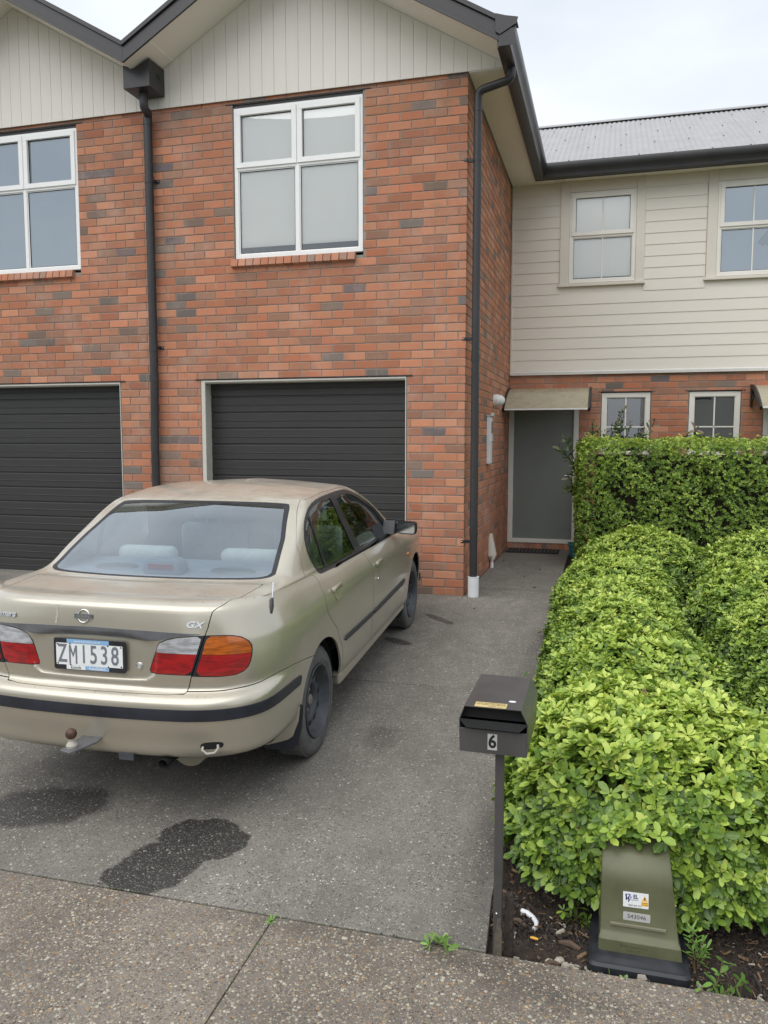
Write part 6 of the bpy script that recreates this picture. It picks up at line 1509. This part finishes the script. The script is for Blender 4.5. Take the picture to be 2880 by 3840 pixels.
# moss in the footpath joint and dirt along the slab joint
def tuft_line(name, x0, y0, x1, y1, n, s, mat):
    t_ = rng.random(n); X = x0+(x1-x0)*t_+rng.normal(0, .003, n); Y = y0+(y1-y0)*t_+rng.normal(0, .002, n); P = np.stack([X, Y, np.array([g(y) for y in Y])-.004], 1)
    fr = rosettes(P, np.tile([0, 0, 1.], (n, 1)), s, (3, 5), (20, 70), .4, np.full(n, .35), .2); leaf_object(name, fr, mat, None)
tuft_line('moss', .176, -5.28, .178, -6.2, 60, .0045, 'leaf_weed'); tuft_line('moss', -.9, -5.261, 1.0, -5.261, 60, .006, 'leaf_weed')
# ================================================================== MAILBOX
r_ = empty('mailbox', (1.045, -5.255, g(-5.255)-.03), 'dark grey metal mailbox number 6 on a post beside the driveway', 'mailbox')
BX = lambda pts: pts
sec = [(.911, .527), (1.143, .525), (1.146, .640), (1.122, .690), (.926, .690), (.908, .642)]
m = MB(); n_ = 6; yf, yb = -5.318, -4.93; th = .0022
# shell: bottom, sides, roof as a bent sheet, open at the front above the lower plate
o_ = sec; i_ = [(.9135, .5295), (1.1405, .5275), (1.1435, .6395), (1.1205, .6875), (.9275, .6875), (.9105, .6415)]
v = [(x, yf, z) for x, z in o_]+[(x, yb, z) for x, z in o_]+[(x, yf, z) for x, z in i_]+[(x, yb+.003, z) for x, z in i_]
f = []
for k in range(6):
    j = (k+1) % 6; f += [(k, j, 6+j, 6+k)[::-1], (12+k, 12+j, 18+j, 18+k), (k, 12+k, 12+j, j)[::-1]]
f += [tuple(range(6, 12))[::1], tuple(range(18, 24))[::-1]]
m.add(v, f); bx = part('box', m, 'mail_steel' if 'mail_steel' in MATS else 'dark_steel', r_)
m = MB(); m.prism([(.912, .527), (1.1425, .5252), (1.1435, .6095), (.9115, .6115)], yf-.002, yf+.002, axis=1); fp_ = part('front_plate', m, 'mail_steel', r_, bevel=.001)
m = MB(); v = [(.908, yf, .641), (1.146, yf, .639), (1.119, yf-.018, .618), (.936, yf-.018, .620), (.908, yf+.002, .643), (1.146, yf+.002, .641), (1.119, yf-.016, .6195), (.936, yf-.016, .6215)]
m.add(v, [(0, 3, 2, 1), (4, 5, 6, 7), (0, 4, 7, 3), (1, 2, 6, 5), (3, 7, 6, 2)]); part('slot_flap', m, 'under_black', r_)
m = MB(); m.prism([(.9275, .6875), (1.1205, .6875), (1.1435, .6395), (.9105, .6415)], yf+.030, yf+.034, axis=1); part('baffle', m, 'under_black', r_)
m = MB(); m.box(1.009, 1.042, yf-.0036, yf-.0021, .5415, .5985); lb_ = part('number_label', m, 'plate_alu', r_)
me = text_mesh('6', .064, 'ink_black', ext=.0004, bevel=.0016, sx=.9); o = link('numeral', me, lb_, Vector((1.0255, yf-.0040, .5700))-root_off(lb_), (math.pi/2, 0, 0))
m = MB(); m.box(.960, 1.070, yf+.003, yf+.052, .6902, .6909); st_ = part('sticker', m, 'label_gold', r_); off = root_off(st_)
for s_, yy, zz in (('NO ADVERTISING', yf+.041, .0150), ('MATERIAL ACCEPTED', yf+.028, .0130), ('Thank You!', yf+.013, .0130)):
    me = text_mesh(s_, zz, 'ink_black', ext=.0001, sx=.82); o = link('sticker_print', me, st_, Vector((1.015+(.018 if 'Thank' in s_ else 0), yy, .6911))-off, (0, 0, 0))
m = MB(); m.lathe([(.0001, .0006), (.010, .0005), (.0115, 0)], Matrix.Translation((1.083, yf+.085, .6902)) @ Matrix.Diagonal((1.15, .8, 1, 1)), 16); part('bird_dropping', m, 'sticker_white', r_)
zg = g(-5.255)-.05
m = MB(); m.box(1.030, 1.060, -5.271, -5.243, zg, .5245); po = part('post', m, 'mail_steel', r_, bevel=.0015)
m = MB(); m.ball((1.042, -5.2715, -.082), .0045, 10); part('screw', m, 'chrome', po, smooth=True)
m = MB(); m.prism([(1.064, zg), (1.094, zg), (1.0945, -.055), (1.090, -.036), (1.078, -.040), (1.066, -.032)], -5.225, -5.19, axis=1); part('timber_stake', m, 'bark_chip', r_, bevel=.003)
m = MB(); m.prism([(1.029, zg), (1.0615, zg), (1.062, -.145), (1.056, -.12), (1.058, -.10), (1.045, -.094), (1.043, -.13), (1.036, -.17)], -5.2725, -5.2711, axis=1); part('mud_stain', m, 'soil_dry', po)
# ================================================================== UTILITY BOX
r_ = empty('utility_box', (1.54, -5.05, -.25), 'olive green electricity pillar box on a black base in front of the nearest hedge mound', 'utility box')
m = MB(); secs = [(0, .0, 0), (.012, .0, 0), (.034, .010, 0), (.040, .022, 0)]
zb_ = -.262
v = []; n_ = 0
def loopxy(dx, z): 
    P = rrect(.172-dx, .20-dx, .025, 4); return [(1.535+x, -5.045+y, z) for x, y in P]
L_ = [loopxy(0, zb_), loopxy(0, zb_+.028), loopxy(.008, zb_+.038), loopxy(.020, zb_+.040), loopxy(.030, zb_+.048)]; n_ = len(L_[0]); v = [p for l in L_ for p in l]
m.add(v, [(i*n_+k, i*n_+(k+1) % n_, (i+1)*n_+(k+1) % n_, (i+1)*n_+k) for i in range(4) for k in range(n_)]+[tuple(4*n_+k for k in range(n_))]); part('base', m, 'base_black', r_, smooth=True)
def hw(z): return np.interp(z, [-.24, .18], [.138, .113])
prof = [(-5.178, -.232), (-5.176, -.172), (-5.158, -.160), (-5.150, -.150), (-5.142, -.05), (-5.136, .010)]
for k in range(1, 9): a = math.radians(82*k/8); prof.append((-5.136+.105*(1-math.cos(a)), .005+.112*math.sin(a)))
prof += [(-4.98, .138), (-4.92, .142), (-4.88, .136), (-4.862, .115), (-4.855, .0), (-4.85, -.232)]
v = []; bulge = []
for (y, z) in prof:
    w = hw(z)+(.006 if z < -.165 else 0); cxx = 1.541-.0+(.0 if z < -.16 else -.002)
    c_ = float(np.interp(z, [-.24, .18], [1.541, 1.516]))
    inn = .012 if -5.18 < y < -4.9 else .0
    v += [(c_-w, y+.006, z), (c_-w+.010, y, z+(.004 if z > .1 else 0)), (c_+w-.010, y, z+(.004 if z > .1 else 0)), (c_+w, y+.006, z)]
m = MB(); np_ = len(prof); f = [(i*4+k, i*4+k+1, (i+1)*4+k+1, (i+1)*4+k) for i in range(np_-1) for k in range(3)]
f += [tuple(i*4 for i in range(np_))[::1], tuple(i*4+3 for i in range(np_))[::-1]]
m.add(v, [q[::-1] for q in f]); bd_ = part('cover', m, 'olive_plastic', r_, smooth=True, auto=38, bevel=0)
# raised door panel edge + bar + labels
def on_front(x, z, lift): 
    y = float(np.interp(z, [p[1] for p in prof[2:6]], [p[0] for p in prof[2:6]])); return (x, y-lift, z)
RX_ = Matrix.Rotation(math.pi/2-.05, 4, 'X')
m = MB(); p_ = on_front(1.531, -.123, 0); Mq = Matrix.Translation(p_) @ RX_; m.box(-.096, .096, -.0055, .0055, 0, .008, Mq); part('rib', m, 'olive_light', r_, bevel=.0015)
m = MB(); p_ = on_front(1.522, -.030, 0); Mq = Matrix.Translation(p_) @ Matrix.Rotation(-.02, 4, 'Y') @ RX_; m.box(-.0435, .0435, -.0275, .0275, .0005, .0016, Mq); s1_ = part('warning_label', m, 'sticker_white', r_)
def lab(s, dx, dy, size, mat, sx=1, bevel=0, shear=0, par=None, MM=None, lift=.0018, name='print'):
    me = text_mesh(s, size, mat, ext=.0001, sx=sx, bevel=bevel, shear=shear); par = par or s1_; MM = MM or Mq; o = link(name, me, par); o.matrix_local = Matrix.Translation(-root_off(par)) @ MM @ Matrix.Translation((dx, dy, lift)); return o
lab('EL', .000, .0115, .021, 'ink_navy', .85, .0006); lab('networks', -.004, .0000, .0065, 'ink_navy', 1); lab('0800 800 935', -.003, -.0205, .0078, 'ink_black', 1.05)
for pts_, mt_ in (([(-.036, .020), (-.031, .020), (-.030, .004), (-.022, .016), (-.022, -.001), (-.016, .006), (-.026, -.012), (-.026, .004), (-.034, -.005)], 'ink_navy'), ([(-.029, .0205), (-.018, .0205), (-.018, .008), (-.0115, .014), (-.017, .003), (-.021, .012), (-.022, .017), (-.029, .017)], 'ink_blue')):
    m = MB(); m.prism([(p, q) for p, q in pts_], .0017, .0020, axis=2, M=Mq); part('logo', m, mt_, s1_)
m = MB(); m.prism([(.020, -.001), (.041, -.001), (.0305, .019)], .0017, .0020, axis=2, M=Mq); part('hazard_triangle', m, 'sticker_yellow', s1_)
m = MB(); m.prism([(.0305, .014), (.0275, .006), (.0300, .0065), (.0285, .001), (.0345, .0085), (.0315, .0085), (.0330, .0130)], .0020, .0022, axis=2, M=Mq); part('hazard_bolt', m, 'ink_black', s1_)
m = MB(); m.box(.019, .042, -.0185, -.0035, .0017, .0020, Mq); part('hazard_panel', m, 'sticker_yellow', s1_); lab('WARNING', .0305, -.0075, .0044, 'ink_black', lift=.0021); lab('ELECTRICITY', .0305, -.0140, .0040, 'ink_black', lift=.0021)
m = MB(); p_ = on_front(1.5265, -.0905, 0); Mp = Matrix.Translation(p_) @ Matrix.Rotation(.0, 4, 'Y') @ RX_; m.prism(rrect(.0465, .0150, .004), .0005, .0018, axis=2, M=Mp); s2_ = part('number_tag', m, 'plate_alu', r_); lab('S43046', 0, 0, .0215, 'ink_black', 1.02, par=s2_, MM=Mp, name='tag_number')
Me_ = Matrix.Translation((1.53, -5.1770, -.200)) @ Matrix.Rotation(math.pi/2, 4, 'X')
for s_, dy in (('EVRO Plastics Ltd', .014), ('SLEEZ100C', .000), ('Patent Appln No 28926', -.014)):
    me = text_mesh(s_, .0125, 'olive_plastic', ext=.0007); o = link('moulded_lettering', me, bd_); o.matrix_local = Matrix.Translation(-root_off(bd_)) @ Me_ @ Matrix.Translation((-.012, dy, .0002))
# ---- teal bucket by the door
m = MB(); c = Matrix.Translation((1.01, 3.10, 0)); P0 = rrect(.075, .095, .03, 4); P1 = rrect(.105, .125, .035, 4); P2 = rrect(.118, .138, .038, 4); Pi = rrect(.098, .118, .032, 4)
n_ = len(P0); v = [(1.01+x, 3.10+y, z) for P_, z in ((P0, .0), (P1, .165), (P2, .166), (P2, .180), (Pi, .180), (P0, .012)) for x, y in P_]
m.add(v, [(i*n_+k, i*n_+(k+1) % n_, (i+1)*n_+(k+1) % n_, (i+1)*n_+k) for i in range(5) for k in range(n_)]+[tuple(range(n_))[::-1], tuple(5*n_+k for k in range(n_))]); solo('planter_tub', m, 'teal_plastic', 'teal plastic tub standing on the path right of the door mat', 'tub', loc=(1.01, 3.10, 0), smooth=True, auto=40)
# ================================================================== the other side of the street (seen in the glass)
def far_house(x, y, w, label):
    r_ = empty('house', (x, y, gz(-9.5)), label, 'house', 'houses across the street'); z0 = gz(-9.5)
    m = MB(); m.box(x-w/2, x+w/2, y-7, y, z0, z0+5.3); part('wall', m, 'cladding_paint', r_)
    m = MB(); h = 2.7; m.add([(x-w/2-.5, y+.5, z0+5.25), (x+w/2+.5, y+.5, z0+5.25), (x+w/2-2.5, y-3.5, z0+5.25+h), (x-w/2+2.5, y-3.5, z0+5.25+h), (x-w/2-.5, y-7.5, z0+5.25), (x+w/2+.5, y-7.5, z0+5.25)], [(0, 1, 2, 3), (1, 5, 2), (4, 0, 3), (5, 4, 3, 2), (0, 4, 5, 1)]); part('roof', m, 'dark_steel', r_)
    for k in range(6):
        m = MB(); xc = x-w/2+w*(k % 3+.5)/3; zz = z0+(2.7 if k > 2 else 0); m.box(xc-.8, xc+.8, y-.05, y+.04, zz+1.0, zz+2.2); wn = part('window', m, 'upvc_cream', r_); m = MB(); m.box(xc-.74, xc+.74, y+.04, y+.045, zz+1.06, zz+2.14); part('pane', m, 'dark_glass_backing', wn)
far_house(-10, -22, 12, 'two-storey weatherboard house with dark hipped roof across the street, left one'); far_house(9, -23, 12, 'two-storey weatherboard house with dark hipped roof across the street, right one')
